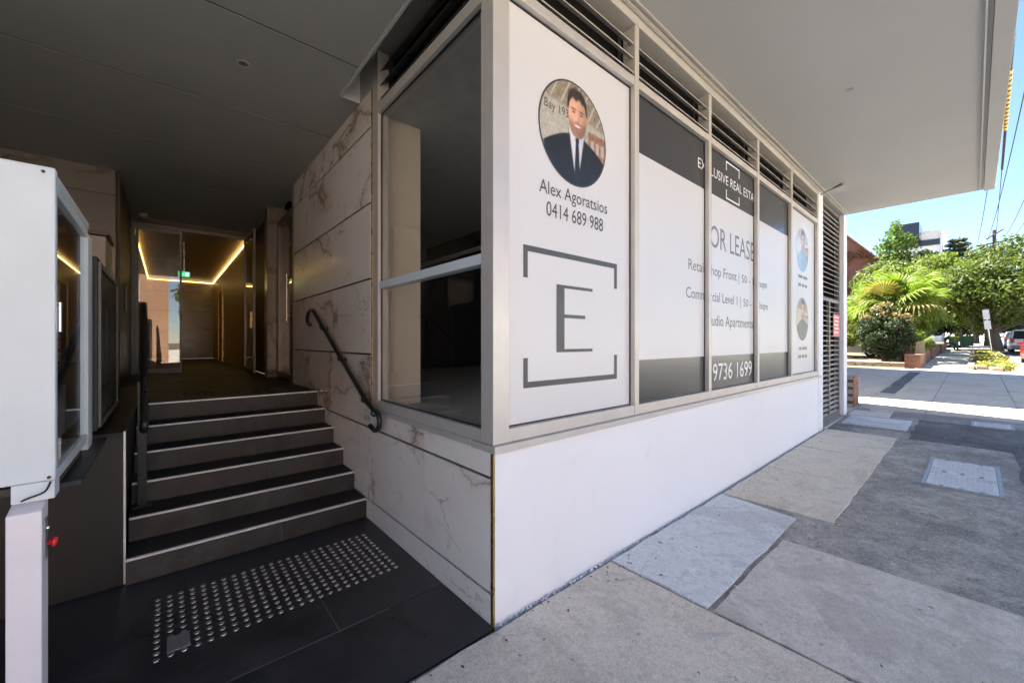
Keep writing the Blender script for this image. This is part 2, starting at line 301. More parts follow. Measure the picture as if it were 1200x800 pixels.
# ------------------------------------------------------------------ mesh building
class MB:
    def __init__(s): s.v = []; s.f = []; s.sm = []; s.mi = []; s.cur = 0
    def add(s, vs, fs, smooth=False):
        o = len(s.v); s.v += [tuple(map(float, p)) for p in vs]; s.f += [tuple(i + o for i in f) for f in fs]
        s.sm += [smooth] * len(fs); s.mi += [s.cur] * len(fs); return s
    def box(s, x0, y0, z0, x1, y1, z1):
        v = [(x, y, z) for z in (z0, z1) for y in (y0, y1) for x in (x0, x1)]
        return s.add(v, [(0, 2, 3, 1), (4, 5, 7, 6), (0, 1, 5, 4), (2, 6, 7, 3), (0, 4, 6, 2), (1, 3, 7, 5)])
    def prism(s, pts, axis, a, b):       # extrude polygon of 2D points along an axis
        n = len(pts)
        def P(p, t):
            return {'x': (t, p[0], p[1]), 'y': (p[0], t, p[1]), 'z': (p[0], p[1], t)}[axis]
        v = [P(p, a) for p in pts] + [P(p, b) for p in pts]
        f = [tuple(range(n))[::-1], tuple(range(n, 2 * n))] + [(i, (i + 1) % n, n + (i + 1) % n, n + i) for i in range(n)]
        return s.add(v, f)
    def tube(s, pts, r, n=8, caps=True, smooth=True):
        pts = [Vector(p) for p in pts]; rs = r if isinstance(r, (list, tuple)) else [r] * len(pts)
        rings = []; up = Vector((0, 0, 1)); prev = None
        for i, p in enumerate(pts):
            t = (pts[min(i + 1, len(pts) - 1)] - pts[max(i - 1, 0)]).normalized()
            if prev is None:
                a = t.cross(up) if abs(t.z) < .95 else t.cross(Vector((1, 0, 0)))
            else: a = prev - t * prev.dot(t)
            a.normalize(); prev = a; b = t.cross(a)
            rings.append([p + (a * math.cos(2 * math.pi * k / n) + b * math.sin(2 * math.pi * k / n)) * rs[i] for k in range(n)])
        v = [q for rg in rings for q in rg]
        f = [(i * n + k, i * n + (k + 1) % n, (i + 1) * n + (k + 1) % n, (i + 1) * n + k) for i in range(len(pts) - 1) for k in range(n)]
        s.add(v, f, smooth)
        if caps: s.add(rings[0], [tuple(range(n))[::-1]]); s.add(rings[-1], [tuple(range(n))])
        return s
    def lathe(s, prof, c=(0, 0, 0), n=16, axis='z', smooth=True):
        v = []
        for r, z in prof:
            for k in range(n):
                a = 2 * math.pi * k / n
                q = {'z': (r * math.cos(a), r * math.sin(a), z), 'y': (r * math.cos(a), z, r * math.sin(a)), 'x': (z, r * math.cos(a), r * math.sin(a))}[axis]
                v.append((c[0] + q[0], c[1] + q[1], c[2] + q[2]))
        f = [(i * n + k, i * n + (k + 1) % n, (i + 1) * n + (k + 1) % n, (i + 1) * n + k) for i in range(len(prof) - 1) for k in range(n)]
        s.add(v, f, smooth); m = len(prof)
        s.add(v[:n], [tuple(range(n))[::-1]]); s.add(v[(m - 1) * n:], [tuple(range(n))]); return s
    def build(s, name, mat, parent=None, bevel=0, local=False, label=None):
        me = bpy.data.meshes.new(name); o = origin(parent) if (parent and not local) else Vector((0, 0, 0))
        me.from_pydata([(p[0] - o.x, p[1] - o.y, p[2] - o.z) for p in s.v], [], s.f)
        me.polygons.foreach_set('use_smooth', s.sm)
        mats = mat if isinstance(mat, (list, tuple)) else [mat]
        for q in mats: me.materials.append(M[q])
        if len(mats) > 1: me.polygons.foreach_set('material_index', s.mi)
        me.update()
        ob = bpy.data.objects.new(name, me); col.objects.link(ob)
        if parent: ob.parent = parent
        if bevel:
            b = ob.modifiers.new('bevel', 'BEVEL'); b.width = bevel; b.segments = 2; b.limit_method = 'ANGLE'; b.angle_limit = R(40)
        if label: ob['label'] = label
        return ob
def origin(o):
    v = Vector((0, 0, 0))
    while o: v += o.location; o = o.parent
    return v
def box(name, mat, parent, x0, y0, z0, x1, y1, z1, bevel=0): return MB().box(x0, y0, z0, x1, y1, z1).build(name, mat, parent, bevel)
def tag(o, label, cat, group=None):
    o['label'] = label; o['category'] = cat
    if group: o['group'] = group
    return o
def thing(name, loc, label, cat, group=None):
    o = bpy.data.objects.new(name, None); col.objects.link(o); o.location = loc; o.empty_display_size = .2
    return tag(o, label, cat, group)
def struct(o): o['kind'] = 'structure'; return o
def stuff(o): o['kind'] = 'stuff'; return o
def share(src, name, parent, loc, rot=(0, 0, 0), scale=(1, 1, 1)):      # another object on the same mesh data
    o = src.copy(); o.name = name; col.objects.link(o); o.parent = parent
    p = origin(parent) if parent else Vector((0, 0, 0))
    o.location = Vector(loc) - p; o.rotation_euler = rot; o.scale = scale; return o
def copy_tree(o, parent=None):
    c = o.copy(); col.objects.link(c); c.parent = parent
    for ch in list(o.children): copy_tree(ch, c)
    return c
def text_mesh(body):
    cu = bpy.data.curves.new('t', 'FONT'); cu.body = body; cu.resolution_u = 3; cu.fill_mode = 'FRONT'
    ob = bpy.data.objects.new('t', cu); col.objects.link(ob)
    dg = bpy.context.evaluated_depsgraph_get(); me = bpy.data.meshes.new_from_object(ob.evaluated_get(dg))
    vs = [tuple(v.co) for v in me.vertices]; fs = [tuple(p.vertices) for p in me.polygons]
    bpy.data.objects.remove(ob); bpy.data.curves.remove(cu); bpy.data.meshes.remove(me); return vs, fs
KP = (YC_GLASS := 1.816) / 1.768           # front-face measurements carried back to the recessed glass
def gp(x, z): return x * KP, (z - 1.6) * KP + 1.6
def lettering(body, mat, parent, x0, x1, z0, z1, y, hfix=None):
    vs, fs = text_mesh(body); a = np.array(vs)
    lo, hi = a.min(0), a.max(0)
    X = x0 + (a[:, 0] - lo[0]) / (hi[0] - lo[0]) * (x1 - x0); Z = z0 + (a[:, 1] - lo[1]) / (hi[1] - lo[1]) * (z1 - z0)
    X, Z = gp(X, Z)
    par = list(range(len(vs)))
    def find(i):
        while par[i] != i: par[i] = par[par[i]]; i = par[i]
        return i
    for f in fs:
        for q in f[1:]: par[find(f[0])] = find(q)
    comp = {}
    for i in range(len(vs)): comp.setdefault(find(i), []).append(i)
    cl = sorted((min(X[i] for i in c), max(X[i] for i in c), c) for c in comp.values()); words = []
    gap = .2 * (x1 - x0) / (hi[0] - lo[0])
    for a_, b_, c in cl:
        if words and a_ - words[-1][0] < gap: words[-1][0] = max(words[-1][0], b_); words[-1][1] += c
        else: words.append([b_, list(c)])
    for _, ids in words:                      # one object for each printed word
        mp = {v: k for k, v in enumerate(ids)}
        MB().add([(X[i], y, Z[i]) for i in ids], [tuple(mp[i] for i in f) for f in fs if f[0] in mp]).build('lettering', mat, parent)

# ================================================================== SETTING: ground, road, pavement
def strip(name, mat, y0, y1, dz, xs, th=None):
    m = MB(); v = []
    for x in xs: v += [(x, y0, gz(x) + dz), (x, y1, gz(x) + dz)]
    f = [(2 * i, 2 * i + 2, 2 * i + 3, 2 * i + 1) for i in range(len(xs) - 1)]
    return m.add(v, f).build(name, mat)
xr = [-80, -20, -6, 0, 4, 6.5, 9, 10, 11, 15, 20, 30, 40, 50, 60, 80, 100, 200, 400, 900]
struct(strip('ground', 'soil', -500, 600, -.3, xr))
struct(strip('road', 'road_asphalt', -9.6, -1.24, -.13, xr))
kb = MB()
for y0, y1 in ((-1.24, -1.1), (-9.75, -9.6)):
    for a, b in zip(xr[1:-3], xr[2:-2]):
        kb.add([(x, y, gz(x) + z) for x in (a, b) for y in (y0, y1) for z in (-.3, .002)], [(0, 1, 5, 4), (2, 6, 7, 3), (1, 3, 7, 5), (0, 2, 3, 1), (4, 5, 7, 6)])
struct(kb.build('kerb', 'kerb_stone'))
footpath = struct(strip('footpath', 'asphalt', -1.1, 1.74, -.002, xr[1:-2]))
struct(strip('opposite_footpath', 'concrete_grey', -14, -9.75, 0, xr[1:-2]))
def slab(mat, x0, x1, y0, y1, h=.006, jit=.008, skew=(0, 0, 0, 0), parent=footpath, name='slab'):
    n = 9; g = .009; r = random.Random(int(x0 * 97 + y0 * 31 + 5))
    c = [(x0 + g, y0 + g), (x1 - g + skew[0], y0 + g), (x1 - g + skew[1], y1 - g), (x0 + g, y1 - g)]
    pts = []
    for i in range(4):
        a, b = c[i], c[(i + 1) % 4]
        for k in range(n):
            t = k / n; j = jit if k else 0
            pts.append((a[0] + (b[0] - a[0]) * t + r.uniform(-j, j), a[1] + (b[1] - a[1]) * t + r.uniform(-j, j)))
    m = MB(); N_ = len(pts)
    top = [(p[0], p[1], gz(p[0]) + h) for p in pts]; bot = [(p[0], p[1], gz(p[0]) - .05) for p in pts]
    m.add(top + bot, [tuple(range(N_))] + [(i + N_, (i + 1) % N_ + N_, (i + 1) % N_, i) for i in range(N_)])
    return m.build(name, mat, parent)
# near footpath slabs
for i, (a, b) in enumerate(((-5, -3.2), (-3.2, -1.4), (-1.4, .52), (.52, 2.445))):
    slab('concrete_tan', a, b, .36 if i < 3 else -.2, 1.735); 
    slab('concrete_tan', a, b, -1.09, .36 if i < 3 else -.2)
slab('concrete_blue', 2.45, 4.33, 1.04, 1.735, .012, skew=(-.04, .06, 0, 0))
slab('concrete_grey', 2.45, 3.77, -.2, 1.02); slab('concrete_tan', 2.45, 3.8, -1.09, -.2)
for a, b in ((4.42, 5.77), (5.77, 7.2), (7.2, 8.92)): slab('concrete_beige', a, b, .8, 1.735, .009)
slab('concrete_blue', 9.64, 10.62, .76, 1.66, .01, skew=(.05, .0, 0, 0))
slab('concrete_grey', 10.72, 11.35, 1.1, 1.72, .01); slab('concrete_grey', 11.4, 11.75, 1.12, 1.5, .008)
for y0, y1 in ((-1.09, -.6), (-.6, .66), (.66, 1.735)):
    for x0, x1 in ((11.8, 15.4), (15.4, 19.5), (19.5, 23.4)): slab('concrete_drive', x0, x1, y0, y1, .006)
slab('asphalt_dark', 14.9, 22.8, 1.4, 1.72, .012, .02, name='patch')
slab('asphalt_dark', 9.0, 10.9, -1.05, .7, .005, .03, name='patch'); slab('asphalt_dark', 3.9, 9.2, -.75, -.35, .004, .03, name='patch')
slab('kerb_stone', 23.4, 24.3, -1.09, 1.735, .012)
for x in np.arange(24.3, 60, 2.4): slab('concrete_drive', x, x + 2.4, -1.09 if x > 47 else .02, 1.735, .006)
slab('concrete_drive', 60, 140, -1.09, 1.735, .006)
# driveway between the buildings
dv = strip('driveway', 'concrete_drive', 1.745, 18, .0, [10.95, 11, 15, 20, 24.3]); struct(dv)
yard = struct(strip('garden_soil', 'soil', 1.745, 60, .0, [24.31, 30, 40, 50, 60, 100, 160]))
struct(strip('opposite_yard', 'concrete_grey', -80, -14.01, -.01, xr[1:-2]))

# crumbled mortar at the foot of the white wall
mb = MB()
for i in range(260):
    x = 1.42 + abs(rng.normal(0, 1.9)); 
    if x > 8.8: continue
    s = rng.uniform(.004, .016); y = 1.755 - abs(rng.normal(0, .008)); z = gz(x)
    p = [(x + rng.uniform(-s, s), y + rng.uniform(-s, s) * .8, z + rng.uniform(-.002, s * 1.3)) for _ in range(5)]
    mb.add(p, [(0, 1, 2), (0, 2, 3), (0, 3, 4), (1, 2, 4), (2, 3, 4)])
rb = stuff(mb.build('mortar_crumbs', 'white_wall')); tag(rb, 'crumbled white mortar and grit along the foot of the white wall', 'rubble')

# grit, gum and dry leaves on the footpath
mb = MB(); mb2 = MB(); rl = np.random.default_rng(77)
for i in range(520):
    x = rl.uniform(.3, 11.5); y = rl.uniform(-1.0, 1.72) if i % 3 else 1.72 - abs(rl.normal(0, .12)); q = rl.uniform(.003, .011); a = rl.uniform(0, 6.28); z = gz(x) + .0135
    c_, s_ = math.cos(a) * q, math.sin(a) * q
    (mb if i % 5 < 3 else mb2).add([(x - c_ * 1.6, y - s_ * 1.6, z), (x + s_ * .7, y - c_ * .7, z + q * .5), (x + c_ * 1.6, y + s_ * 1.6, z + .001), (x - s_ * .7, y + c_ * .7, z + q * .4)], [(0, 1, 2, 3)])
plain('dry_leaf', (.16, .1, .05), .8, var=.4, vs=30)
tag(stuff(mb.build('leaf_litter', 'dry_leaf')), 'tiny dry leaf scraps scattered over the footpath', 'leaf litter'); tag(stuff(mb2.build('grit', 'white_wall')), 'pale grit and paper specks scattered over the footpath', 'grit')

# ================================================================== THE CORNER BUILDING
XC, YC = 1.39, 1.768
bld = thing('shop_building', (XC, YC, 0), 'modern corner shop building with white rendered plinth, deep white soffit and dark entry recess', 'building')
# plinth
MB().box(XC + .012, YC, -.06, 8.84, YC + .0215, .97).box(XC + .04, YC + .0215, -.06, 8.84, YC + .22, .97).build('plinth_wall', 'white_render', bld)
box('sill', 'aluminium', bld, XC - .012, YC - .03, .972, 8.6, YC + .2, 1.012, .003)
box('pier', 'white_render', bld, 8.552, YC - .004, .0, 8.84, YC + .3, 4.2)
box('end_post', 'white_render', bld, 10.56, YC - .006, -.05, 10.87, YC + .34, 4.2)
box('corner_trim', 'brass', bld, XC - .002, YC - .002, -.02, XC + .0115, YC + .021, .97)
# rear of the building: blocks that the street never sees from here but that shade it
box('rear_wing', 'white_wall', bld, 10.9, 3.4, -.1, 12.86, 14, 12.5)
box('upper_storeys', 'white_wall', bld, -9, -.16, 4.34, 10.66, 14, 6.8)
# soffit with stepped fascia
so_ = box('soffit', 'soffit_paint', bld, XC - .2, -.10, 4.22, 10.68, 14, 4.336)
box('soffit', 'soffit_paint', bld, -9, -.10, 4.2205, XC - .202, 1.72, 4.3355)
box('fascia', 'soffit_paint', bld, -9, -.225, 4.195, 10.69, -.103, 4.6, .004)
box('fascia_bead', 'aluminium_warm', bld, -9, -.07, 4.205, 10.6, -.058, 4.2195)
box('soffit_bead', 'aluminium_warm', bld, XC, YC - .035, 4.196, 10.56, YC - .012, 4.2195)
box('soffit_bead', 'aluminium_warm', bld, XC, YC - .075, 4.207, 10.56, YC - .06, 4.2195)
box('head_rail', 'aluminium_warm', bld, XC, YC - .004, 4.125, 8.56, YC + .12, 4.2185, .003)
# shop windows on the street front
mull = [2.885, 4.244, 5.642, 7.049]
starts = [1.51] + mull; ends = [m - .06 for m in mull] + [8.49]
GY = YC + .048
wins = []
for i, (a, b) in enumerate(zip(starts, ends)):
    fr = MB()
    fr.box(a - (.12 if i == 0 else .06), YC, 1.014, a, YC + .11, 4.123)                       # left stile / mullion
    if i == 4: fr.box(b, YC, 1.014, b + .06, YC + .11, 4.123)
    fr.box(a + .0005, YC + .003, 1.014, b - .0005, YC + .11, 1.092)
    fr.box(a + .0005, YC + .003, 3.64, b - .0005, YC + .11, 3.705)
    w = fr.build('window', 'aluminium_warm' if i else 'aluminium', bld, .003)
    wins.append(w)
    MB().add([(a + .001, GY, 1.0925), (b - .001, GY, 1.0925), (b - .001, GY, 3.6395), (a + .001, GY, 3.6395)], [(0, 1, 2, 3)]).build('pane', 'vinyl_white', w)
    gk = MB(); gk.box(a + .001, GY - .008, 3.63, b - .001, GY - .001, 3.6395); gk.box(a + .001, GY - .008, 1.0925, b - .001, GY - .001, 1.101); gk.box(b - .009, GY - .008, 1.1015, b - .001, GY - .001, 3.6295)
    gk.build('gasket', 'rail_paint', w)
    for z in (3.735, 3.85, 3.965):
        bl = MB().prism([(YC + .012, z + .014), (YC + .01, z + .002), (YC + .055, z + .024), (YC + .058, z + .034)], 'x', a + .001, b - .001)
        bl.build('louvre_blade', 'aluminium_warm', w)
    box('louvre_back', 'dark_void', w, a + .001, YC + .16, 3.706, b - .001, YC + .17, 4.12)
    if 0 < i < 4:
        box('vinyl_band', 'vinyl_black', w, a + .0012, GY - .0012, 3.161, b - .0012, GY - .0004, 3.629)
        box('vinyl_band', 'vinyl_black', w, a + .0012, GY - .0012, 1.102, b - .0012, GY - .0004, 1.447)
LY = GY - .0022
# corner window graphics
w = wins[0]
def disc(mat, parent, cx, cz, r, y, rz=None, name='print', n=48):
    rz = rz or r
    q = [gp(cx + r * math.cos(2 * math.pi * k / n), cz + rz * math.sin(2 * math.pi * k / n)) for k in range(n)]
    return MB().add([(a, y, b) for a, b in q], [tuple(range(n))]).build(name, mat, parent)
def poly(mat, parent, pts, y, name='print'):
    q = [gp(*p) for p in pts]
    return MB().add([(p[0], y, p[1]) for p in q], [tuple(range(len(pts)))]).build(name, mat, parent)
def clip_circle(pts, cx, cz, r):
    out = []
    for i in range(len(pts)):
        a, b = pts[i], pts[(i + 1) % len(pts)]
        for k in range(10):
            t = k / 10; x = a[0] + (b[0] - a[0]) * t; z = a[1] + (b[1] - a[1]) * t
            d = math.hypot(x - cx, z - cz)
            if d > r: x = cx + (x - cx) * r / d; z = cz + (z - cz) * r / d
            out.append((x, z))
    return out
def ell(cx, cz, a, b, n=28, t0=0, t1=2 * math.pi): return [(cx + a * math.cos(t0 + (t1 - t0) * k / n), cz + b * math.sin(t0 + (t1 - t0) * k / n)) for k in range(n if t1 - t0 > 6 else n + 1)]
cx, cz, cr = 2.09, 2.995, .335
def print_material():
    m = bpy.data.materials.new('photo_print'); nt, ns, lk, b = nodes_of(m)
    at = nt.nodes.new('ShaderNodeVertexColor'); at.layer_name = 'ink'
    g = ramp(nt, noise(nt, position(nt), 160, 2), .3, .7, .94, 1.06)
    sc = nt.nodes.new('ShaderNodeVectorMath'); sc.operation = 'SCALE'; lk.new(at.outputs[0], sc.inputs[0]); lk.new(g, sc.inputs['Scale'])
    lk.new(sc.outputs[0], b.inputs['Base Color']); b.inputs['Roughness'].default_value = .35; M['photo_print'] = m
print_material()
def portrait(parent, ax, az, r, y, kind, res=110):
    """a printed photo of a person from the chest up: coloured point by point on a round sheet"""
    g = np.linspace(-1, 1, res); U, W_ = np.meshgrid(g, g); rs = np.random.default_rng(kind + 50)
    def sm(d, w=.03): return np.clip(.5 - d / w, 0, 1)[..., None]
    def el(x, z, a, b, p=2): return (np.abs((U - x) / a) ** p + np.abs((W_ - z) / b) ** p) ** (1 / p) - 1
    nz = rs.normal(size=(res, res)); 
    for _ in range(2): nz = (nz + np.roll(nz, 1, 0) + np.roll(nz, 1, 1) + np.roll(nz, -1, 0) + np.roll(nz, -1, 1)) / 5
    nz = nz[..., None]
    c = np.zeros((res, res, 3))
    def put(mask, colr, tex=0):
        nonlocal c
        q = np.array(colr)[None, None] * (1 + tex * nz) if not isinstance(colr, np.ndarray) or colr.ndim == 1 else colr
        c = c * (1 - mask) + q * mask
    skin, hair = ((.66, .37, .25), (.02, .015, .012)); suit, shirt = (.008, .009, .012), (.7, .72, .76)
    bg1, bg2 = (.47, .45, .38), (.3, .25, .18)
    if kind == 1: suit, shirt, bg1, bg2, hair, skin = (.2, .29, .36), (.3, .4, .46), (.6, .62, .6), (.38, .4, .38), (.06, .04, .03), (.55, .36, .27)
    if kind == 2: suit, shirt, bg1, bg2, hair, skin = (.05, .042, .036), (.09, .08, .07), (.5, .42, .32), (.24, .16, .1), (.03, .02, .016), (.5, .3, .2)
    put(np.ones((res, res, 1)), bg1, .25)
    put(sm(-(W_ - .42 + .12 * U), .08), bg2, .5)
    for k in range(7): put(sm(np.abs(U - W_ * .55 + 1.0 - k * .3) - .02, .03) * sm(-(W_ - .45 + .12 * U), .05), (.55, .52, .44))
    put(sm(np.maximum(-(U - .42), np.maximum(W_ - .2, -.7 - W_)), .04), (.33, .17, .1), .6)
    for k in range(3): put(sm(np.maximum(np.abs(U - .56 - k * .17) - .05, np.abs(W_ + .08) - .12), .03), (.5, .46, .4))
    # shoulders
    sh = np.maximum(W_ - (.04 - .42 * np.abs(U - .05) ** 1.7 - .03), np.abs(U - .02) - .92)
    fold = 1 + .5 * np.sin(U * 9 + W_ * 5) * np.clip(np.abs(U) - .2, 0, 1)
    put(sm(sh, .03), (np.array(suit)[None, None] * (1.2 + .9 * np.clip(-U, 0, 1) + .25 * nz[..., 0])[..., None] * fold[..., None]))
    v = np.maximum(np.abs(U - .06) - (.22 + .2 * (W_ - .0)), W_ - .12)
    if kind != 2: put(sm(np.maximum(v, -W_ - .9), .025), np.array(shirt)[None, None] * (1 - .35 * np.clip(U - .05, 0, .3)[..., None] * 2) * np.ones((res, res, 1)))
    for s_ in (-1, 1): put(sm(np.maximum(np.abs(U - .06 - s_ * (.25 + .22 * W_)) - .012, np.abs(W_ + .3) - .4), .02) * .6, (.05, .055, .065))
    if kind == 0:
        put(sm(np.maximum(np.abs(U - .07) - (.045 - .06 * (W_ + .1)), np.maximum(W_ + .06, -.95 - W_)), .02), (.012, .014, .022), .3)
        put(sm(el(.07, -.1, .06, .06, 3), .2), (.014, .016, .025))
    # neck, head
    put(sm(np.maximum(np.abs(U - .06) - .14, np.maximum(W_ - .3, -(W_ + .02) + .35 * np.abs(U - .06))), .04), np.array(skin) * .72, .1)
    hx, hz, hs_ = .08, .4, 1.24
    def hel(dx, dz, a, b, p=2): return el(hx + dx * hs_, hz + dz * hs_, a * hs_, b * hs_, p)
    hu, hw = (U - hx) / hs_, (W_ - hz) / hs_
    put(sm(hel(-.005, .09, .25, .335, 2.4), .1), hair, .9); put(sm(hel(-.06, .3, .18, .13), .2) * .6, np.array(hair) * 2.5, .9)
    for q in (-1, 1): put(sm(hel(q * .235, -.02, .04, .075), .3), np.array(skin) * .85)
    d = hel(0, -.03, .222, .335, 2.35)
    lit = (1.12 - .5 * np.clip(hu / .25, -.2, 1) - .2 * np.clip(-hw / .3, 0, 1) + .12 * np.exp(-((hu + .1) ** 2 + (hw + .03) ** 2) / .006) + .1 * np.exp(-((hu - .1) ** 2 + (hw + .03) ** 2) / .006))[..., None]
    hairline = hw - .245 + .9 * hu ** 2 - .02 * np.sin(hu * 40)
    put(sm(np.maximum(d, hairline), .05), np.array(skin)[None, None] * lit * (1 + .1 * nz))
    beard = sm(d, .06) * np.clip((-.08 - hw + .5 * hu ** 2) / .1, 0, 1)[..., None] * (1 - sm(hel(0, -.06, .12, .13), .7) * .9)
    put(beard * (.5 if kind != 1 else .2), (.07, .045, .035), .5)
    put(sm(hel(0, -.13, .1, .02), .7) * .35, (.07, .045, .035))
    put(sm(hel(0, -.18, .09, .034), .5) * .8, (.3, .1, .08)); put(sm(hel(0, -.172, .075, .019), .5) * (.95 if kind == 0 else .5), (.82, .78, .74))
    put(sm(hel(0, -.225, .06, .012), .8) * .4, np.array(skin) * .5)
    for q in (-1, 1):
        put(sm(hel(q * .1, .085, .07, .015), .5) * .85, hair); put(sm(hel(q * .095, .035, .042, .016), .6) * .85, (.04, .025, .02))
        put(sm(hel(q * .1, .055, .06, .02), 1.) * .3, np.array(skin) * .5); put(sm(hel(q * .13, -.1, .012, .07), .9) * .35, np.array(skin) * .5)
    put(sm(hel(.03, -.03, .022, .08), .9) * .4, np.array(skin) * .6); put(sm(hel(0, -.1, .045, .014), .7) * .55, np.array(skin) * .42); put(sm(hel(-.015, -.04, .012, .06), .9) * .45, np.array(skin) * 1.4)
    idx = -np.ones((res, res), int); vs = []; cols = []
    X_, Z_ = gp(ax + U * r, az + W_ * r); inside = U ** 2 + W_ ** 2 <= 1.06
    for i in range(res):
        for j in range(res):
            if inside[i, j]:
                u, w2 = U[i, j], W_[i, j]; L_ = math.hypot(u, w2); k = 1 / L_ if L_ > 1 else 1
                px, pz = gp(ax + u * r * k, az + w2 * r * k); idx[i, j] = len(vs); vs.append((px, y, pz)); cols.append((*np.clip(c[i, j], 0, 1), 1))
    fs = [(idx[i, j], idx[i, j + 1], idx[i + 1, j + 1], idx[i + 1, j]) for i in range(res - 1) for j in range(res - 1) if min(idx[i, j], idx[i, j + 1], idx[i + 1, j], idx[i + 1, j + 1]) >= 0]
    o = MB().add(vs, fs).build('portrait', 'photo_print', parent)
    ca = o.data.color_attributes.new('ink', 'FLOAT_COLOR', 'POINT'); ca.data.foreach_set('color', np.array(cols, np.float32).ravel()); return o
disc('ink', w, cx, cz, cr + .012, LY, name='portrait_ring'); portrait(w, cx, cz, cr, LY - .0006, 0)
lettering('Bay 193', 'ink', w, cx - .88 * cr, cx - .2 * cr, cz + .2 * cr, cz + .42 * cr, LY - .0014)
lettering('Alex Agoratsios', 'ink', w, 1.752, 2.452, 2.505, 2.615, LY)
lettering('0414 689 988', 'ink', w, 1.815, 2.402, 2.395, 2.488, LY)
def bars(name, mat, parent, rects, y):
    m = MB()
    for a, b, c, d in rects:
        if y < 1.9 and a < 8.5: (a, c), (b, d) = gp(a, c), gp(b, d)
        m.add([(a, y, c), (b, y, c), (b, y, d), (a, y, d)], [(0, 1, 2, 3)])
    return m.build(name, mat, parent)
t_ = .036
bars('logo_frame', 'ink', w, [(1.618, 2.575, 2.182 - t_, 2.182), (1.618, 1.618 + t_, 1.985, 2.182 - t_), (2.575 - t_, 2.575, 1.995, 2.182 - t_)], LY)
bars('logo_frame', 'ink', w, [(1.618, 2.575, 1.32, 1.32 + t_), (1.618, 1.618 + t_, 1.32 + t_, 1.5), (2.575 - t_, 2.575, 1.32 + t_, 1.5)], LY)
bars('logo_letter', 'ink', w, [(1.909, 1.985, 1.53, 1.97), (1.985, 2.28, 1.95, 1.97), (1.985, 2.28, 1.53, 1.55), (1.985, 2.2, 1.755, 1.778)], LY)
# middle windows: agency name and lease notice
w = wins[2]
lettering('EXCLUSIVE REAL ESTATE', 'ink_white', w, 3.93, 5.6, 3.3, 3.4, LY)
bars('logo_frame', 'ink_white', w, [(4.6, 4.98, 3.545, 3.562), (4.6, 4.62, 3.46, 3.545), (4.96, 4.98, 3.46, 3.545)], LY - .0005)
bars('logo_frame', 'ink_white', w, [(4.6, 4.98, 3.15, 3.167), (4.6, 4.62, 3.167, 3.25), (4.96, 4.98, 3.167, 3.25)], LY - .0005)
lettering('FOR LEASE', 'ink_grey', w, 4.075, 5.45, 2.57, 2.8, LY)
lettering('Retail Shop Front |', 'ink_grey', w, 3.73, 4.97, 2.25, 2.385, LY); lettering('50 - 120sqm', 'ink_grey', w, 5.05, 5.91, 2.255, 2.375, LY)
lettering('Commercial Level 1 |', 'ink_grey', w, 3.68, 5.02, 1.98, 2.115, LY); lettering('50 - 120sqm', 'ink_grey', w, 5.1, 5.94, 1.98, 2.1, LY)
lettering('Studio Apartments', 'ink_grey', w, 4.1, 5.41, 1.725, 1.875, LY)
lettering('9736 1699', 'ink_white', w, 4.27, 5.37, 1.19, 1.37, LY)
# last window: two more portraits
w = wins[4]
portrait(w, 7.55, 3.03, .34, LY, 1, 70); portrait(w, 7.55, 1.95, .335, LY, 2, 70)
for az, spans in ((2.585, ((7.32, 7.56), (7.6, 7.83))), (2.455, ((7.32, 7.48), (7.52, 7.64), (7.68, 7.81))), (1.47, ((7.36, 7.5), (7.54, 7.8))), (1.345, ((7.32, 7.48), (7.52, 7.64), (7.68, 7.81)))):
    for p_, q_ in spans: bars('printed_line', 'ink_grey', w, [(p_, q_, az, az + .045)], LY)       # too small to read in the photo
# louvred service door
dy = YC + .06
ld = MB(); ld.box(8.842, dy, .06, 8.9, dy + .06, 4.19); ld.box(10.5, dy, .06, 10.558, dy + .06, 4.19); ld.box(8.9, dy, 2.37, 10.5, dy + .06, 2.42); ld.box(8.9, dy, 4.13, 10.5, dy + .06, 4.19); ld.box(8.9, dy, .1, 10.5, dy + .06, .17); ld.box(9.665, dy, .17, 9.735, dy + .05, 2.37)
door = ld.build('louvre_door', 'louvre_dark', bld, .003)
box('threshold', 'kerb_stone', bld, 8.842, YC - .03, -.02, 10.558, YC + .2, .085)
def blade(x0, x1, z, mt):
    return MB().prism([(dy + .004, z), (dy - .002, z + .007), (dy + .05, z + .03), (dy + .056, z + .023)], 'x', x0, x1).build('louvre_blade', mt, door)
b0 = blade(8.902, 10.498, 2.43, 'aluminium')
for k in range(1, 18): share(b0, 'louvre_blade', door, origin(door) + Vector((0, 0, k * .094)))
for x0, x1 in ((8.902, 9.663), (9.737, 10.498)):
    b1 = blade(x0, x1, .185, 'aluminium_warm')
    for k in range(1, 23): share(b1, 'louvre_blade', door, origin(door) + Vector((0, 0, k * .0945)))
box('louvre_back', 'dark_void', door, 8.9, dy + .075, .12, 10.5, dy + .085, 4.18)
sg = thing('door_sign', (10.2, dy - .012, 1.7), 'red notice plate with white lines fixed on the louvred service door', 'sign')
box('plate', 'sign_red', sg, 9.93, dy - .014, 1.7, 10.46, dy - .006, 2.14)
bars('printed_line', 'ink_white', sg, [(9.98 + (k % 2) * .05, 10.41 - (k % 3) * .05, 2.07 - k * .075, 2.095 - k * .075) for k in range(5)], dy - .0155)

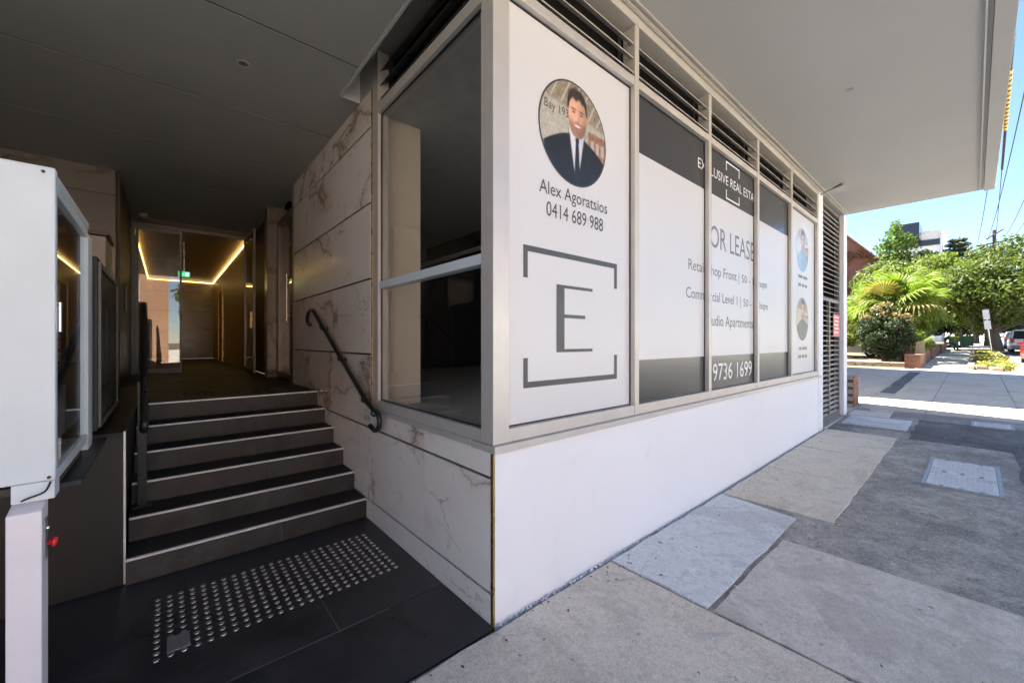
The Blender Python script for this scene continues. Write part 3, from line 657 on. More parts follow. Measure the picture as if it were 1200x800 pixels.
# side window towards the entry
SX = XC + .04
fr = MB(); fr.box(XC, 1.882, 1.014, XC + .1, 3.385, 1.087); fr.box(XC, 1.882, 3.578, XC + .1, 3.385, 3.66); fr.box(XC, 3.385, 1.014, XC + .1, 3.5, 4.123); fr.box(XC, YC + .112, 1.0145, XC + .1, 1.8815, 4.123)
side = fr.build('window', 'aluminium', bld, .003)
box('sill', 'aluminium', bld, XC - .012, YC + .21, .975, XC + .2, 3.5, 1.013, .003)
box('transom', 'cabinet_white', side, XC + .012, 1.883, 2.056, XC + .09, 3.384, 2.118, .002)
box('pane', 'glass_tint', side, SX, 1.8825, 1.0875, SX + .01, 3.3845, 2.0555); box('pane', 'glass_tint', side, SX, 1.8825, 2.1185, SX + .01, 3.3845, 3.5775)
gk = MB(); gk.box(SX - .012, 3.376, 1.0875, SX - .001, 3.3845, 3.5775); gk.box(SX - .012, 1.8825, 3.568, SX - .001, 3.3755, 3.5775); gk.box(SX - .012, 1.8825, 1.0875, SX - .001, 3.3755, 1.096)
gk.build('gasket', 'rail_paint', side)
for z in (3.7, 3.82, 3.94):
    MB().prism([(XC + .02, z + .01), (XC + .016, z), (XC + .1, z + .06), (XC + .104, z + .07)], 'y', 1.883, 3.384).build('louvre_blade', 'louvre_dark', side)
box('louvre_back', 'dark_void', side, XC + .14, 1.883, 3.662, XC + .15, 3.384, 4.12)
box('edge_trim', 'brass', bld, XC - .006, 3.502, 1.014, XC + .05, 3.52, 3.84)
# ceiling slot above the side window: white trimmed edge
sb = MB(); sb.box(1.2, 1.725, 3.835, 1.222, 3.80, 3.875); sb.build('slot_trim', 'soffit_paint', bld, .002)
box('slot_trim', 'soffit_paint', bld, 1.222, 3.785, 3.836, XC - .004, 3.806, 4.21)
box('slot_cheek', 'soffit_paint', bld, 1.2, 1.726, 3.876, 1.216, 3.784, 4.219)

# shop interior
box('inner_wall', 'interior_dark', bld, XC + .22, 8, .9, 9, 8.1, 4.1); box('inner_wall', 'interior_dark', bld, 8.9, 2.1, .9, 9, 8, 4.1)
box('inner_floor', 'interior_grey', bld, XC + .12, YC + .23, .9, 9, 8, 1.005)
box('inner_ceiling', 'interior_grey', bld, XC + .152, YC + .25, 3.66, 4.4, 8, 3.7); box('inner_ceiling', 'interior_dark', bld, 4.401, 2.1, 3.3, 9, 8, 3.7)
box('inner_column', 'beige_paint', bld, XC + .035, 3.52, 1.006, 1.87, 3.9, 3.655)
box('inner_rail', 'interior_grey', bld, 3.6, 3.2, 3.0, 3.66, 7.9, 3.05)

# marble clad side wall (tiles with dark recessed joints)
box('cladding_back', 'rail_paint', bld, XC + .02, YC + .022, -.05, XC + .03, 3.6, .974); box('cladding_back', 'rail_paint', bld, XC + .02, 3.53, -.05, XC + .22, 6.42, 3.86)
zj = [-.05, .172, .825, 1.485, 2.165, 2.845, 3.52, 3.86]
yj = [YC + .022, 2.56, 3.55, 4.62, 5.6, 6.4]
for j in range(len(zj) - 1):
    for i in range(len(yj) - 1):
        z0, z1 = zj[j] + .0085, zj[j + 1] - .0085
        if i < 2:
            if j > 2: continue
            if j == 2: z1 = .97 if False else z1
            if j == 1: pass
        a, b = yj[i] + .0008, yj[i + 1] - .0008
        if i < 2 and j == 2: z0, z1 = .8335, .974
        if j == 0: z0 = -.05
        MB().box(XC, a, z0, XC + .0185, b, z1).build('tile', 'marble', bld, .0012)
# rear entry: side door in the marble wall
box('jamb', 'door_metal', bld, XC - .004, 6.41, 1.0, XC + .2, 6.5, 3.85)
fr = MB(); fr.box(XC + .03, 6.502, 1.02, XC + .09, 6.6, 3.6); fr.box(XC + .03, 7.6, 1.02, XC + .09, 7.7, 3.6); fr.box(XC + .03, 6.6, 3.5, XC + .09, 7.6, 3.6); fr.box(XC + .03, 6.6, 1.02, XC + .09, 7.6, 1.1)
sdoor = fr.build('side_door', 'door_metal', bld, .003)
box('pane', 'glass_door', sdoor, XC + .055, 6.601, 1.101, XC + .063, 7.599, 3.499)
MB().tube([(XC - .03, 6.68, 1.9), (XC - .03, 6.68, 2.6)], .014).tube([(XC - .03, 6.68, 1.95), (XC + .04, 6.68, 1.95)], .01).tube([(XC - .03, 6.68, 2.55), (XC + .04, 6.68, 2.55)], .01).build('handle', 'chrome', sdoor)
box('inner_wall', 'lobby_brown', bld, XC + .8, 6.4, 1.0, XC + .9, 7.8, 3.8)
box('jamb', 'marble_shaded', bld, XC - .11, 7.72, 1.0, XC + .2, 7.95, 3.85)
box('lobby_wall', 'timber_brown', bld, XC, 7.955, 1.0, XC + .2, 9.87, 3.85)

# entry floor, platform left of the stairs, ceiling, back walls
floor = box('entry_floor', 'rail_paint', None, -2.4, 1.752, -.12, XC - .001, 3.7, -.006); struct(floor)
for r_, (y0, y1, xs) in enumerate(((1.752, 2.3, (-2.4, -1.2, .08, XC)), (2.3, 2.945, (-2.4, -1.7, -.47, .73, XC)), (2.945, 3.62, (-2.4, -1.2, .1, XC)))):
    for a, b in zip(xs[:-1], xs[1:]): MB().box(a + .0015, y0 + .0015, -.02, b - .0015, y1 - .0015, 0).build('tile', 'floor_tile', floor)
gl = MB(); gl.box(.16, 2.2985, -.005, 1.02, 2.3015, .0003); gl.box(.7285, 2.3025, -.005, .7315, 2.62, .0003); gl.build('grout', 'steel_plate', floor)
pf = box('platform', 'black_wall', bld, -2.4, 3.68, -.02, -.212, 7.42, 1.0)
box('platform_trim', 'nosing', bld, -.211, 3.674, 0, -.2, 3.69, 1.006); box('platform_trim', 'dark_paint', bld, -.212, 3.691, 1.0005, -.2, 5.2, 1.012)
box('landing', 'tread_tile', bld, -.2, 5.53, .6, XC, 18, .998)
box('side_wall', 'black_wall', bld, -2.5, 1.78, -.1, -2.4, 7.5, 3.86)
bw = box('back_wall', 'rail_paint', bld, -2.4, 7.42, .9, -.5, 7.6, 3.86)
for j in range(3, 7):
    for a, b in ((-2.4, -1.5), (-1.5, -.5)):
        MB().box(a + .001, 7.4, max(1.0, zj[j] + .005), b - .001, 7.419, zj[j + 1] - .005).build('tile', 'marble_shaded', bld)
for a, b in ((-2.4, -1.5), (-1.5, -.5)): MB().box(a + .001, 7.4, 1.0005, b - .001, 7.419, 1.48).build('tile', 'marble_shaded', bld)
box('lobby_wall', 'timber_brown', bld, -.6, 7.6, .98, -.47, 9.87, 3.86)
for i, (y0, y1) in enumerate(((1.73, 3.32), (3.32, 4.66), (4.66, 6.0), (6.0, 7.35), (7.35, 9.9))):
    x1 = 1.198 if y1 < 3.9 else XC + .1
    if y0 < 3.4 < y1 or y0 < 3.8 < y1:
        MB().prism([(-2.5, y0 + .008), (1.199, y0 + .008), (1.199, 3.807) if y1 > 3.807 else (1.199, y1 - .008), (XC + .1, 3.807) if y1 > 3.807 else (1.199, y1 - .008), (XC + .1, y1 - .008) if y1 > 3.807 else (1.1989, y1 - .008), (-2.5, y1 - .008)], 'z', 3.85, 3.8525).build('ceiling_panel', 'entry_ceiling', bld) if y1 > 3.807 else box('ceiling_panel', 'entry_ceiling', bld, -2.5, y0 + .008, 3.85, 1.199, y1 - .008, 3.8525)
    else: box('ceiling_panel', 'entry_ceiling', bld, -2.5, y0 + .008, 3.85, x1, y1 - .008, 3.8525)
box('ceiling_back', 'dark_void', bld, -2.5, 1.73, 3.8535, 1.198, 3.8, 4.1); box('ceiling_back', 'dark_void', bld, -2.5, 3.81, 3.8535, XC + .1, 9.9, 4.1)
box('bulkhead', 'soffit_paint', bld, -2.5, 1.7215, 3.84, 1.199, 1.7295, 4.2195)
box('landing', 'tread_tile', bld, -.6, 7.422, .6, -.2005, 18, .9975); box('landing', 'tread_tile', bld, XC + .0005, 6.4, .6, XC + .9, 7.98, .9975)
box('solid_back', 'white_wall', bld, -9, 1.79, -.2, -2.51, 14, 4.215); box('solid_back', 'white_wall', bld, -2.5, 7.62, -.2, -.63, 14, 4.2); box('solid_back', 'white_wall', bld, XC + .92, 8.12, -.2, 10.88, 14, 4.2)
box('frame_head', 'soffit_paint', bld, XC, 3.502, 3.862, XC + .1, 3.784, 4.21)
# lobby behind the glass doors
box('lobby_wall', 'lobby_brown', bld, -.62, 9.95, 1.0, -.45, 18.1, 3.86); box('lobby_wall', 'lobby_brown', bld, 1.3, 9.95, 1.0, 1.5, 18.1, 3.86)
box('lobby_ceiling', 'lobby_brown', bld, -.6, 9.95, 3.74, 1.5, 18.2, 3.86)
box('lobby_wall', 'rail_paint', bld, -.45, 18.02, 1.0, 1.3, 18.2, 3.74)
for z0, z1 in ((1.0, 1.35), (1.36, 2.0), (2.01, 2.65), (2.66, 3.3), (3.31, 3.735)): box('tile', 'marble_lobby', bld, -.449, 18.0, z0, 1.299, 18.019, z1)
for y in (14.6,):
    f_ = MB(); f_.box(1.26, y, 1.0, 1.299, y + .12, 3.2); f_.box(1.26, y + 1.1, 1.0, 1.299, y + 1.22, 3.2); f_.box(1.26, y + .12, 3.08, 1.299, y + 1.1, 3.2)
    lf = f_.build('lift_frame', 'brass', bld); box('lift_door', 'timber_brown', lf, 1.275, y + .12, 1.0, 1.295, y + 1.1, 3.08)
led = thing('led_strip', (.42, 14, 3.69), 'warm yellow LED light line running round the lobby ceiling edge', 'light')
box('light_line', 'led', led, -.449, 10.3, 3.68, -.43, 17.97, 3.70); box('light_line', 'led', led, 1.281, 10.1, 3.68, 1.299, 17.97, 3.70); box('light_line', 'led', led, -.44, 17.975, 3.68, 1.29, 17.998, 3.70)
ex = thing('exit_sign', (.25, 11.2, 3.14), 'small lit green exit sign hanging inside the glass doors', 'exit sign')
box('panel', 'exit_green', ex, .2, 11.2, 3.0, .4, 11.22, 3.11); box('hanger', 'chrome', ex, .29, 11.205, 3.11, .31, 11.215, 3.74)
bars('running_figure', 'exit_white', ex, [(.32, .38, 3.02, 3.09)], 11.198); bars('arrow', 'exit_white', ex, [(.22, .29, 3.05, 3.06)], 11.198)
# glass doors
fx = MB(); fx.box(-.469, 9.9, 1.0, -.42, 9.95, 3.76); fx.box(1.34, 9.9, 1.0, 1.389, 9.95, 3.76); fx.box(-.419, 9.9, 3.7, 1.339, 9.95, 3.76)
gd = thing('entrance_door', (.45, 9.92, 1.0), 'aluminium framed glass entrance doors at the back of the landing, one leaf open', 'door')
fx.build('frame', 'door_metal', gd, .003); box('header', 'timber_brown', bld, -.469, 9.9, 3.765, 1.389, 9.949, 3.85)
lf = MB(); lf.box(-.418, 9.905, 1.01, -.37, 9.945, 3.695); lf.box(.2, 9.905, 1.01, .235, 9.945, 3.695); lf.box(-.37, 9.905, 1.01, .2, 9.945, 1.09); lf.box(-.37, 9.905, 3.63, .2, 9.945, 3.695)
leaf = lf.build('leaf', 'door_metal', gd, .003); box('pane', 'glass_door', leaf, -.369, 9.92, 1.091, .199, 9.93, 3.629); box('handle', 'rail_paint', leaf, .21, 9.875, 2.0, .235, 9.903, 2.12)
lo = MB(); lo.box(1.22, 8.72, 1.01, 1.262, 8.78, 3.695); lo.box(1.22, 9.82, 1.01, 1.262, 9.88, 3.695); lo.box(1.22, 8.78, 1.01, 1.262, 9.82, 1.09); lo.box(1.22, 8.78, 3.63, 1.262, 9.82, 3.695)
leaf2 = lo.build('leaf', 'door_metal', gd, .003); box('pane', 'glass_door', leaf2, 1.236, 8.781, 1.091, 1.246, 9.819, 3.629); box('handle', 'brass', leaf2, 1.17, 8.735, 1.85, 1.219, 8.765, 2.15, .004)

# ================================================================== STAIRS
st = thing('entrance_stairs', (.6, 3.64, 0), 'six dark stone steps with pale metal nosings rising to the landing', 'stairs')
NY = [3.645, 3.96, 4.275, 4.59, 4.905, 5.215]
for k, y in enumerate(NY):
    z = .167 * (k + 1); y1 = NY[k + 1] + .01 if k < 5 else 5.53
    s_ = MB().box(-.199, y + .004, z - .167 - (.02 if k == 0 else .01), XC - .001, y1 + .015, z - .012).build('step', 'tread_tile', st)
    xm = -.199 + (.86 if k % 2 else .92)
    for a, b in ((-.199, xm - .001), (xm + .001, XC - .001)): box('riser_tile', 'step_tile', s_, a, y - .006, z - .167, b, y + .0035, z - .0125)
    box('tread_tile', 'tread_tile', s_, -.199, y + .016, z - .0115, XC - .001, y1 - .011 if k < 5 else 5.529, z)
    box('nosing', 'nosing', s_, -.199, y - .0095, z - .0118, XC - .001, y + .0155, z + .002, .001)

# ================================================================== TACTILE STUDS
tac = thing('tactile_strip', (.6, 3.0, 0), 'field of round steel tactile studs set in the black entry floor', 'tactile paving')
stud = MB().lathe([(.0155, -.002), (.0155, .001), (.011, .0045), (.003, .005)], n=10).build('stud', 'stud_steel', tac, local=True)
first = True
for i in range(24):
    for j in range(12):
        x = -.037 + i * .0554; y = 2.69 + j * .0565
        if i in (1, 2) and j in (1, 2): continue
        if first: stud.location = Vector((x, y, 0)) - tac.location; first = False
        else: share(stud, 'stud', tac, (x, y, 0))
pl = box('floor_plate', 'steel_plate', None, .005, 2.71, -.001, .1, 2.845, .004, .001); tag(pl, 'small square steel plate set among the tactile studs', 'plate')
tac2 = thing('tactile_strip', (.5, 5.9, .998), 'dim dark studs set in the landing above the top step', 'tactile paving')
stud2 = MB().lathe([(.0155, -.002), (.0155, .001), (.011, .0045), (.003, .005)], n=8).build('stud', 'dark_paint', tac2, local=True)
for i in range(18):
    for j in range(6):
        p = (.1 + i * .06, 5.62 + j * .06, .998)
        if i == j == 0: stud2.location = Vector(p) - tac2.location
        else: share(stud2, 'stud', tac2, p)

# ================================================================== HANDRAILS
def smooth_path(pts, n=6):
    P = [Vector(p) for p in pts]; out = []
    for i in range(len(P) - 1):
        p0, p1, p2, p3 = P[max(i - 1, 0)], P[i], P[i + 1], P[min(i + 2, len(P) - 1)]
        for k in range(n):
            t = k / n
            out.append(.5 * ((2 * p1) + (-p0 + p2) * t + (2 * p0 - 5 * p1 + 4 * p2 - p3) * t * t + (-p0 + 3 * p1 - 3 * p2 + p3) * t ** 3))
    return out + [P[-1]]
hx = XC - .075
hr = thing('handrail', (XC, 3.3, .9), 'black tubular handrail with curled ends bracketed to the marble wall', 'handrail')
path = [(hx, 3.36, .885), (hx, 3.27, .862), (hx, 3.19, .89), (hx, 3.165, .95), (hx, 3.2, 1.008), (hx, 3.29, 1.03), (hx, 3.43, 1.075)]
top = [(hx, 4.98, 1.90), (hx, 5.12, 1.962), (hx, 5.28, 1.96), (hx, 5.36, 1.89), (hx, 5.33, 1.82), (hx, 5.24, 1.80)]
rail = MB().tube(smooth_path(path) + smooth_path(top), .021, 12).build('rail', 'rail_paint', hr)
for y in (3.55, 4.2, 4.82):
    z = 1.075 + (y - 3.43) / (4.98 - 3.43) * .825
    MB().tube(smooth_path([(hx, y, z - .02), (hx, y, z - .065), (hx + .03, y, z - .08), (XC, y, z - .08)], 4), .008, 8).lathe([(.032, XC - .008 - 0), (.032, XC)], (0, y, z - .08), 12, 'x').build('bracket', 'rail_paint', hr)
MB().tube(smooth_path([(hx, 3.33, 1.03), (hx, 3.33, .985), (hx + .03, 3.33, .97), (XC, 3.33, .97)], 4), .008, 8).build('bracket', 'rail_paint', hr)
hl = thing('handrail', (-.14, 4.2, .334), 'black post-mounted handrail standing on the left edge of the stairs', 'handrail')
MB().tube(smooth_path([(-.118, 3.86, .99), (-.114, 3.77, .985), (-.112, 3.73, 1.03), (-.113, 3.78, 1.08)], 4) + [(-.162, 5.35, 1.93), (-.166, 5.5, 1.975), (-.17, 5.75, 1.985)], .023, 12).build('rail', 'rail_paint', hl)
box('post', 'rail_paint', hl, -.165, 4.2, .335, -.11, 4.225, 1.29, .002); box('base_plate', 'rail_paint', hl, -.19, 4.15, .334, -.08, 4.26, .346, .002)
box('post', 'rail_paint', hl, -.19, 5.5, .99, -.14, 5.525, 1.965, .002)

# ================================================================== LEFT SIDE: cabinet, pedestal, letterboxes
CX, CY = -.333, 2.404
cb = thing('display_cabinet', (-.8, 2.9, .99), 'tall white metal cabinet with glazed side, raised beside the entry', 'cabinet')
box('front_panel', 'cabinet_white', cb, -1.5, CY, 1.047, CX, CY + .045, 2.293, .008)
box('roof', 'cabinet_white', cb, -1.5, CY + .046, 2.245, CX - .004, 3.36, 2.285, .004)
box('back_panel', 'cabinet_white', cb, -1.5, 3.35, 1.0, CX - .1, 3.4, 2.244)
fr = MB(); fr.prism([(CY + .046, 2.20), (3.3, 2.19), (3.3, 2.235), (CY + .046, 2.243)], 'x', CX - .03, CX - .002); fr.box(CX - .03, 3.3, .985, CX, 3.46, 2.215); fr.box(CX - .03, CY + .046, 1.03, CX - .004, 3.3, 1.075)
fm = fr.build('side_frame', 'cabinet_white', cb, .003)
box('pane', 'glass_clear', fm, CX - .022, CY + .13, 1.08, CX - .016, 3.296, 2.188)
box('inner_stile', 'cabinet_white', cb, CX - .05, CY + .047, 1.35, CX - .024, CY + .1, 1.93, .002)
box('inner_board', 'photo_pale', cb, CX - .2, CY + .3, 1.08, CX - .18, CY + .55, 2.2); box('inner_board', 'beige_paint', cb, CX - .16, 3.1, 1.08, CX - .14, 3.2, 2.2); box('back_lining', 'dark_paint', cb, -1.4, 3.3, 1.05, CX - .04, 3.345, 2.2)
box('floor_panel', 'dark_paint', cb, -1.5, CY + .046, 1.0, CX - .035, 3.34, 1.028)
hg = MB().tube([(CX + .004, CY + .05, 1.64), (CX + .004, CY + .05, 1.76)], .008, 8).build('hinge', 'chrome', cb)
rc = MB().prism([(-.52, 1.43), (-.487, 1.43), (-.478, 1.44), (-.478, 1.53), (-.487, 1.54), (-.52, 1.54)], 'y', CY - .004, CY - .0005).build('handle_recess', 'dark_paint', cb)
for x, z in ((-.365, 2.27), (-.35, 1.062)): MB().lathe([(.006, CY - .004), (.006, CY - .0003)], (x, 0, z), 10, 'y').build('screw', 'rail_paint', cb)
box('drip_tray', 'dark_paint', cb, CX - .02, CY + .2, .965, CX + .05, 3.64, .985, .002)
bk = box('mount_bracket', 'cabinet_white', cb, -.448, CY + .005, .975, CX - .003, CY + .1, 1.046, .002)
MB().tube(smooth_path([(-.345, CY - .003, 1.045), (-.36, CY - .012, 1.01), (-.4, CY - .012, .995), (-.42, CY - .006, .985)], 5), .0035, 6).build('cable', 'rubber', cb)
pd = thing('pedestal', (-.41, 2.4, 0), 'narrow white metal pedestal post with red knob under the white cabinet', 'pedestal')
MB().prism([(2.36, 0), (2.47, 0), (2.47, .975), (2.36, .945)], 'x', -.452, -.362).build('post', 'pedestal_white', pd, .004)
kp = box('lock_plate', 'steel_plate', pd, -.3618, 2.39, .74, -.358, 2.44, .9, .001)
kn = MB().lathe([(.009, -.357), (.009, -.345), (.017, -.343), (.019, -.335), (.014, -.329)], (0, 2.415, .8), 12, 'x').build('knob', 'red_knob', kp)
MB().lathe([(.012, -.357), (.01, -.35)], (0, 2.415, .86), 12, 'x').build('lock', 'chrome', kp)
lb = thing('letterbox_bank', (-.5, 4.4, 1.0), 'dark grey metal letterbox cabinet on the platform left of the stairs', 'letterbox')
MB().prism([(3.76, 1.012), (5.1, 1.012), (5.1, 2.1), (5.06, 2.14), (3.8, 2.16), (3.76, 2.15)], 'x', -.8, -.34).build('body', 'dark_paint', lb, .006)
f_ = MB(); f_.box(-.3395, 3.8, 1.03, -.325, 3.84, 2.13); f_.box(-.3395, 5.02, 1.03, -.325, 5.06, 2.1); f_.box(-.3395, 3.84, 2.09, -.325, 5.02, 2.12); f_.box(-.3395, 3.84, 1.03, -.325, 5.02, 1.07)
f_.build('door_frame', 'louvre_dark', lb, .002)
for k in range(3):
    for j in range(5): box('flap', 'dark_paint', lb, -.3395, 3.85 + k * .39, 1.085 + j * .2, -.331, 4.22 + k * .39, 1.275 + j * .2, .002)
cap = thing('wall_box', (-.42, 5.6, 1.0), 'dark meter box with pale front and black cap behind the white cabinet', 'meter box')
box('body', 'door_metal', cap, -.9, 5.3, 1.0, -.42, 5.8, 2.58, .006); box('cap', 'rail_paint', cap, -.93, 5.27, 2.581, -.4, 5.83, 2.62, .004)
rd = thing('wall_reader', (-.468, 8.38, 2.05), 'slim pale intercom panel on the brown wall beside the glass doors', 'intercom')
box('body', 'rail_paint', rd, -.469, 8.3, 2.04, -.452, 8.46, 2.46, .002); box('face', 'cabinet_white', rd, -.4515, 8.32, 2.07, -.447, 8.44, 2.43, .001)

# ================================================================== CEILING FITTINGS
def downlight(x, y, z, label, r=.045, grp='small round downlights'):
    t = thing('downlight', (x, y, z), label, 'downlight', grp)
    MB().lathe([(r * .75, z + .004), (r * .75, z - .002), (r, z - .003), (r * 1.08, z - .001), (r * 1.08, z + .0005)], (x, y, 0), 24).build('trim_ring', 'soffit_paint', t)
    MB().lathe([(r * .72, z - .0025), (r * .5, z - .004), (.004, z - .0045)], (x, y, 0), 20).build('lens', 'steel_plate', t)
downlight(5.378, .854, 4.22, 'round downlight set in the white soffit over the footpath')
downlight(.476, 3.882, 3.85, 'round downlight in the dark entry ceiling above the stairs')
downlight(.48, 6.63, 3.85, 'round downlight in the dark entry ceiling above the landing')
sd_ = thing('smoke_detector', (-.3, 9.6, 3.85), 'small dome detector on the entry ceiling above the glass doors', 'detector')
MB().lathe([(.06, 3.85), (.06, 3.82), (.05, 3.8), (.03, 3.785), (.005, 3.78)], (-.3, 9.6, 0), 20).build('body', 'soffit_paint', sd_)
sp = thing('spotlight', (8.62, 1.73, 4.19), 'small grey spotlight on an arm under the soffit beside the louvred door', 'spotlight')
MB().tube([(8.62, 1.75, 4.15), (8.5, 1.6, 4.165), (8.42, 1.5, 4.17)], .011, 10).build('arm', 'louvre_dark', sp)
MB().tube([(8.45, 1.54, 4.165), (8.34, 1.4, 4.168)], [.018, .024], 12).build('head', 'louvre_dark', sp)

# ================================================================== PIT COVERS
def pit(x0, x1, y0, y1, label, lids):
    t = thing('pit_cover', ((x0 + x1) / 2, (y0 + y1) / 2, gz(x0)), label, 'pit cover')
    zz = gz((x0 + x1) / 2) + .006
    f = MB(); e = .03
    for a, b, c, d in ((x0, x1, y0, y0 + e), (x0, x1, y1 - e, y1), (x0, x0 + e, y0 + e, y1 - e), (x1 - e, x1, y0 + e, y1 - e)): f.box(a, c, zz - .04, b, d, zz + .012)
    f.build('frame', 'steel_plate', t)
    L = (x1 - x0 - 2 * e) / lids
    for k in range(lids):
        a = x0 + e + k * L
        m = MB().box(a + .004, y0 + e + .003, zz - .03, a + L - .004, y1 - e - .003, zz + .008)
        lid = m.build('lid', 'concrete_blue', t)
        tr = MB()
        for i in range(16):
            for j in range(11):
                ax = a + .06 + (L - .12) * (i + .5) / 16; ay = y0 + e + .04 + (y1 - y0 - 2 * e - .08) * (j + .5) / 11; s = .013
                d = 1 if (i + j) % 2 else -1
                tr.add([(ax - s, ay - d * s, zz + .0095), (ax - s + .008, ay - d * s - .006, zz + .0095), (ax + s, ay + d * s, zz + .0095), (ax + s - .008, ay + d * s + .006, zz + .0095)], [(0, 1, 2, 3)])
        tr.build('tread_pattern', 'steel_plate', lid)
        kh = MB()
        for yy in (.25, .5, .75): [kh.box(q, y0 + (y1 - y0) * yy - .017, zz + .0085, q + .03, y0 + (y1 - y0) * yy + .017, zz + .0095) for q in (a + .012, a + L - .042)]
        kh.build('key_holes', 'rail_paint', lid)
    return t
pit(6.33, 7.82, -.2, .385, 'wide patterned concrete pit cover with two lids in the asphalt', 2)
pit(10.76, 11.4, -.45, .04, 'small pale single pit cover beside the driveway edge', 1)

# ================================================================== LOW BRICK WALL beside the end post
lw = thing('low_brick_wall', (12.05, 1.98, gz(12)), 'low brown brick wall end beside the white end post', 'wall')
bz = gz(11.7) + .005
box('mortar', 'kerb_stone', lw, 11.66, 1.79, bz - .05, 12.3, 2.41, bz + .705)
bk_ = MB().box(0, 0, 0, .2, .1, .066).build('brick', 'brick_plain' if 'brick_plain' in M else 'brick_red', lw, local=True)
plain('brick_plain', (.2, .09, .055), .85, var=.3, vs=3, bmp=.3, bs=40, jitter=9); bk_.data.materials[0] = M['brick_plain']
firstb = True
for c_ in range(9):
    z = bz + .003 + c_ * .079
    off = 0 if c_ % 2 else .105
    def put(x, y, rot):
        global firstb
        if firstb: bk_.location = Vector((x, y, z)) - lw.location; bk_.rotation_euler = (0, 0, rot); firstb = False
        else: share(bk_, 'brick', lw, (x, y, z), (0, 0, rot))
    for k in range(3): put(11.655 + k * .212 + (off * .3), 1.775, 0)
    for k in range(3): put(11.745, 1.785 + k * .212 + off * .2 + .1, R(90))

# ================================================================== UNSEEN NEIGHBOURING BLOCK (added to shade the drive)
nb = thing('unseen_block', (20, 11, 0), 'unseen plain brick block beyond the driveway, added to shade it', 'building')
box('wall', 'brick_red', nb, 15.1, 5.0, -.2, 24.6, 15, 13.6); box('roof', 'roof_tile', nb, 14.9, 4.8, 13.6, 24.8, 15.3, 13.9)
for x in (16.6, 19.4, 22.2):
    for z in (1.5, 4.7, 7.9, 11.):
        wd = box('window', 'white_wall', nb, x, 4.95, z, x + 1.5, 4.999, z + 1.4); box('pane', 'dark_window', wd, x + .08, 4.94, z + .08, x + 1.42, 4.949, z + 1.32)

# ================================================================== VEGETATION
def leaf_cloud(blobs, n, size, rs, squash=1., flat=.0, aspect=.5):
    """blobs: (x,y,z,r); leaves on and in each blob"""
    B = np.array(blobs, float); wts = B[:, 3] ** 2; wts /= wts.sum()
    idx = rs.choice(len(B), n, p=wts)
    d = rs.normal(size=(n, 3)); d /= np.linalg.norm(d, axis=1, keepdims=True)
    rad = B[idx, 3] * (rs.uniform(.45, 1.12, n))
    P = B[idx, :3] + d * rad[:, None] * np.array([1, 1, squash])
    nrm = d + rs.normal(size=(n, 3)) * .8 + np.array([0, 0, flat]); nrm /= np.linalg.norm(nrm, axis=1, keepdims=True)
    t = np.cross(nrm, rs.normal(size=(n, 3))); t /= np.linalg.norm(t, axis=1, keepdims=True); b = np.cross(nrm, t)
    s = size * rs.uniform(.6, 1.4, n)[:, None]
    V = np.stack([P - t * s, P + b * s * aspect, P + t * s, P - b * s * aspect], 1).reshape(-1, 3)
    F = np.arange(4 * n).reshape(n, 4)
    return V, F
def leaf_obj(name, mat, parent, V, F):
    me = bpy.data.meshes.new(name); o = origin(parent)
    V = V - np.array(o)
    me.vertices.add(len(V)); me.vertices.foreach_set('co', V.ravel().astype(np.float32))
    me.loops.add(F.size); me.loops.foreach_set('vertex_index', F.ravel().astype(np.int32))
    me.polygons.add(len(F)); me.polygons.foreach_set('loop_start', np.arange(0, F.size, 4, dtype=np.int32)); 
    me.update(calc_edges=True); me.materials.append(M[mat])
    ob = bpy.data.objects.new(name, me); col.objects.link(ob); ob.parent = parent; return ob
def tree(name, base, h, cx_, rx, rz, label, cat='tree', mat='leaf_tree', n=14000, size=.16, seed=1, trunk_r=.2, nb_=46, group=None, shape=None, lean=(0, 0)):
    rs = np.random.default_rng(seed); t = thing(name, base, label, cat, group); bx, by, bz_ = base
    C_ = Vector((bx + cx_[0], by + cx_[1], bz_ + h))
    blobs = []
    for _ in range(nb_):
        d = rs.normal(size=3); d /= np.linalg.norm(d); k = rs.uniform(.35, 1) ** .5
        q = C_ + Vector((d[0] * rx * k, d[1] * rx * k, d[2] * rz * k))
        if shape == 'cone':
            f = rs.uniform(0, 1); a = rs.uniform(0, 6.28); rr = rx * (1 - f) ** .55 * rs.uniform(.4, 1)
            q = Vector((C_.x + rr * math.cos(a), C_.y + rr * math.sin(a), C_.z - rz + 2 * rz * f)); blobs.append((*q, rx * (.18 + .3 * (1 - f)))); continue
        blobs.append((*q, rs.uniform(.16, .34) * rx))
    V, F = leaf_cloud(blobs, n, size, rs, .8, .3)
    leaf_obj('crown', mat, t, V, F)
    m = MB(); fork = Vector((bx + lean[0], by + lean[1], bz_ + max(.6, (h - rz) * .75)))
    m.tube([base, (bx + lean[0] * .4, by + lean[1] * .4, bz_ + (fork.z - bz_) * .5), fork], [trunk_r * 1.25, trunk_r, trunk_r * .9], 10)
    for b_ in blobs[::4]:
        e = Vector(b_[:3]); mid = fork.lerp(e, .5) + Vector((rs.uniform(-.2, .2), rs.uniform(-.2, .2), .15 * rz * .5))
        m.tube([fork - Vector((0, 0, .1)), mid, e], [trunk_r * .5, trunk_r * .3, trunk_r * .1], 6, caps=False)
    m.build('trunk', 'bark', t)
    return t
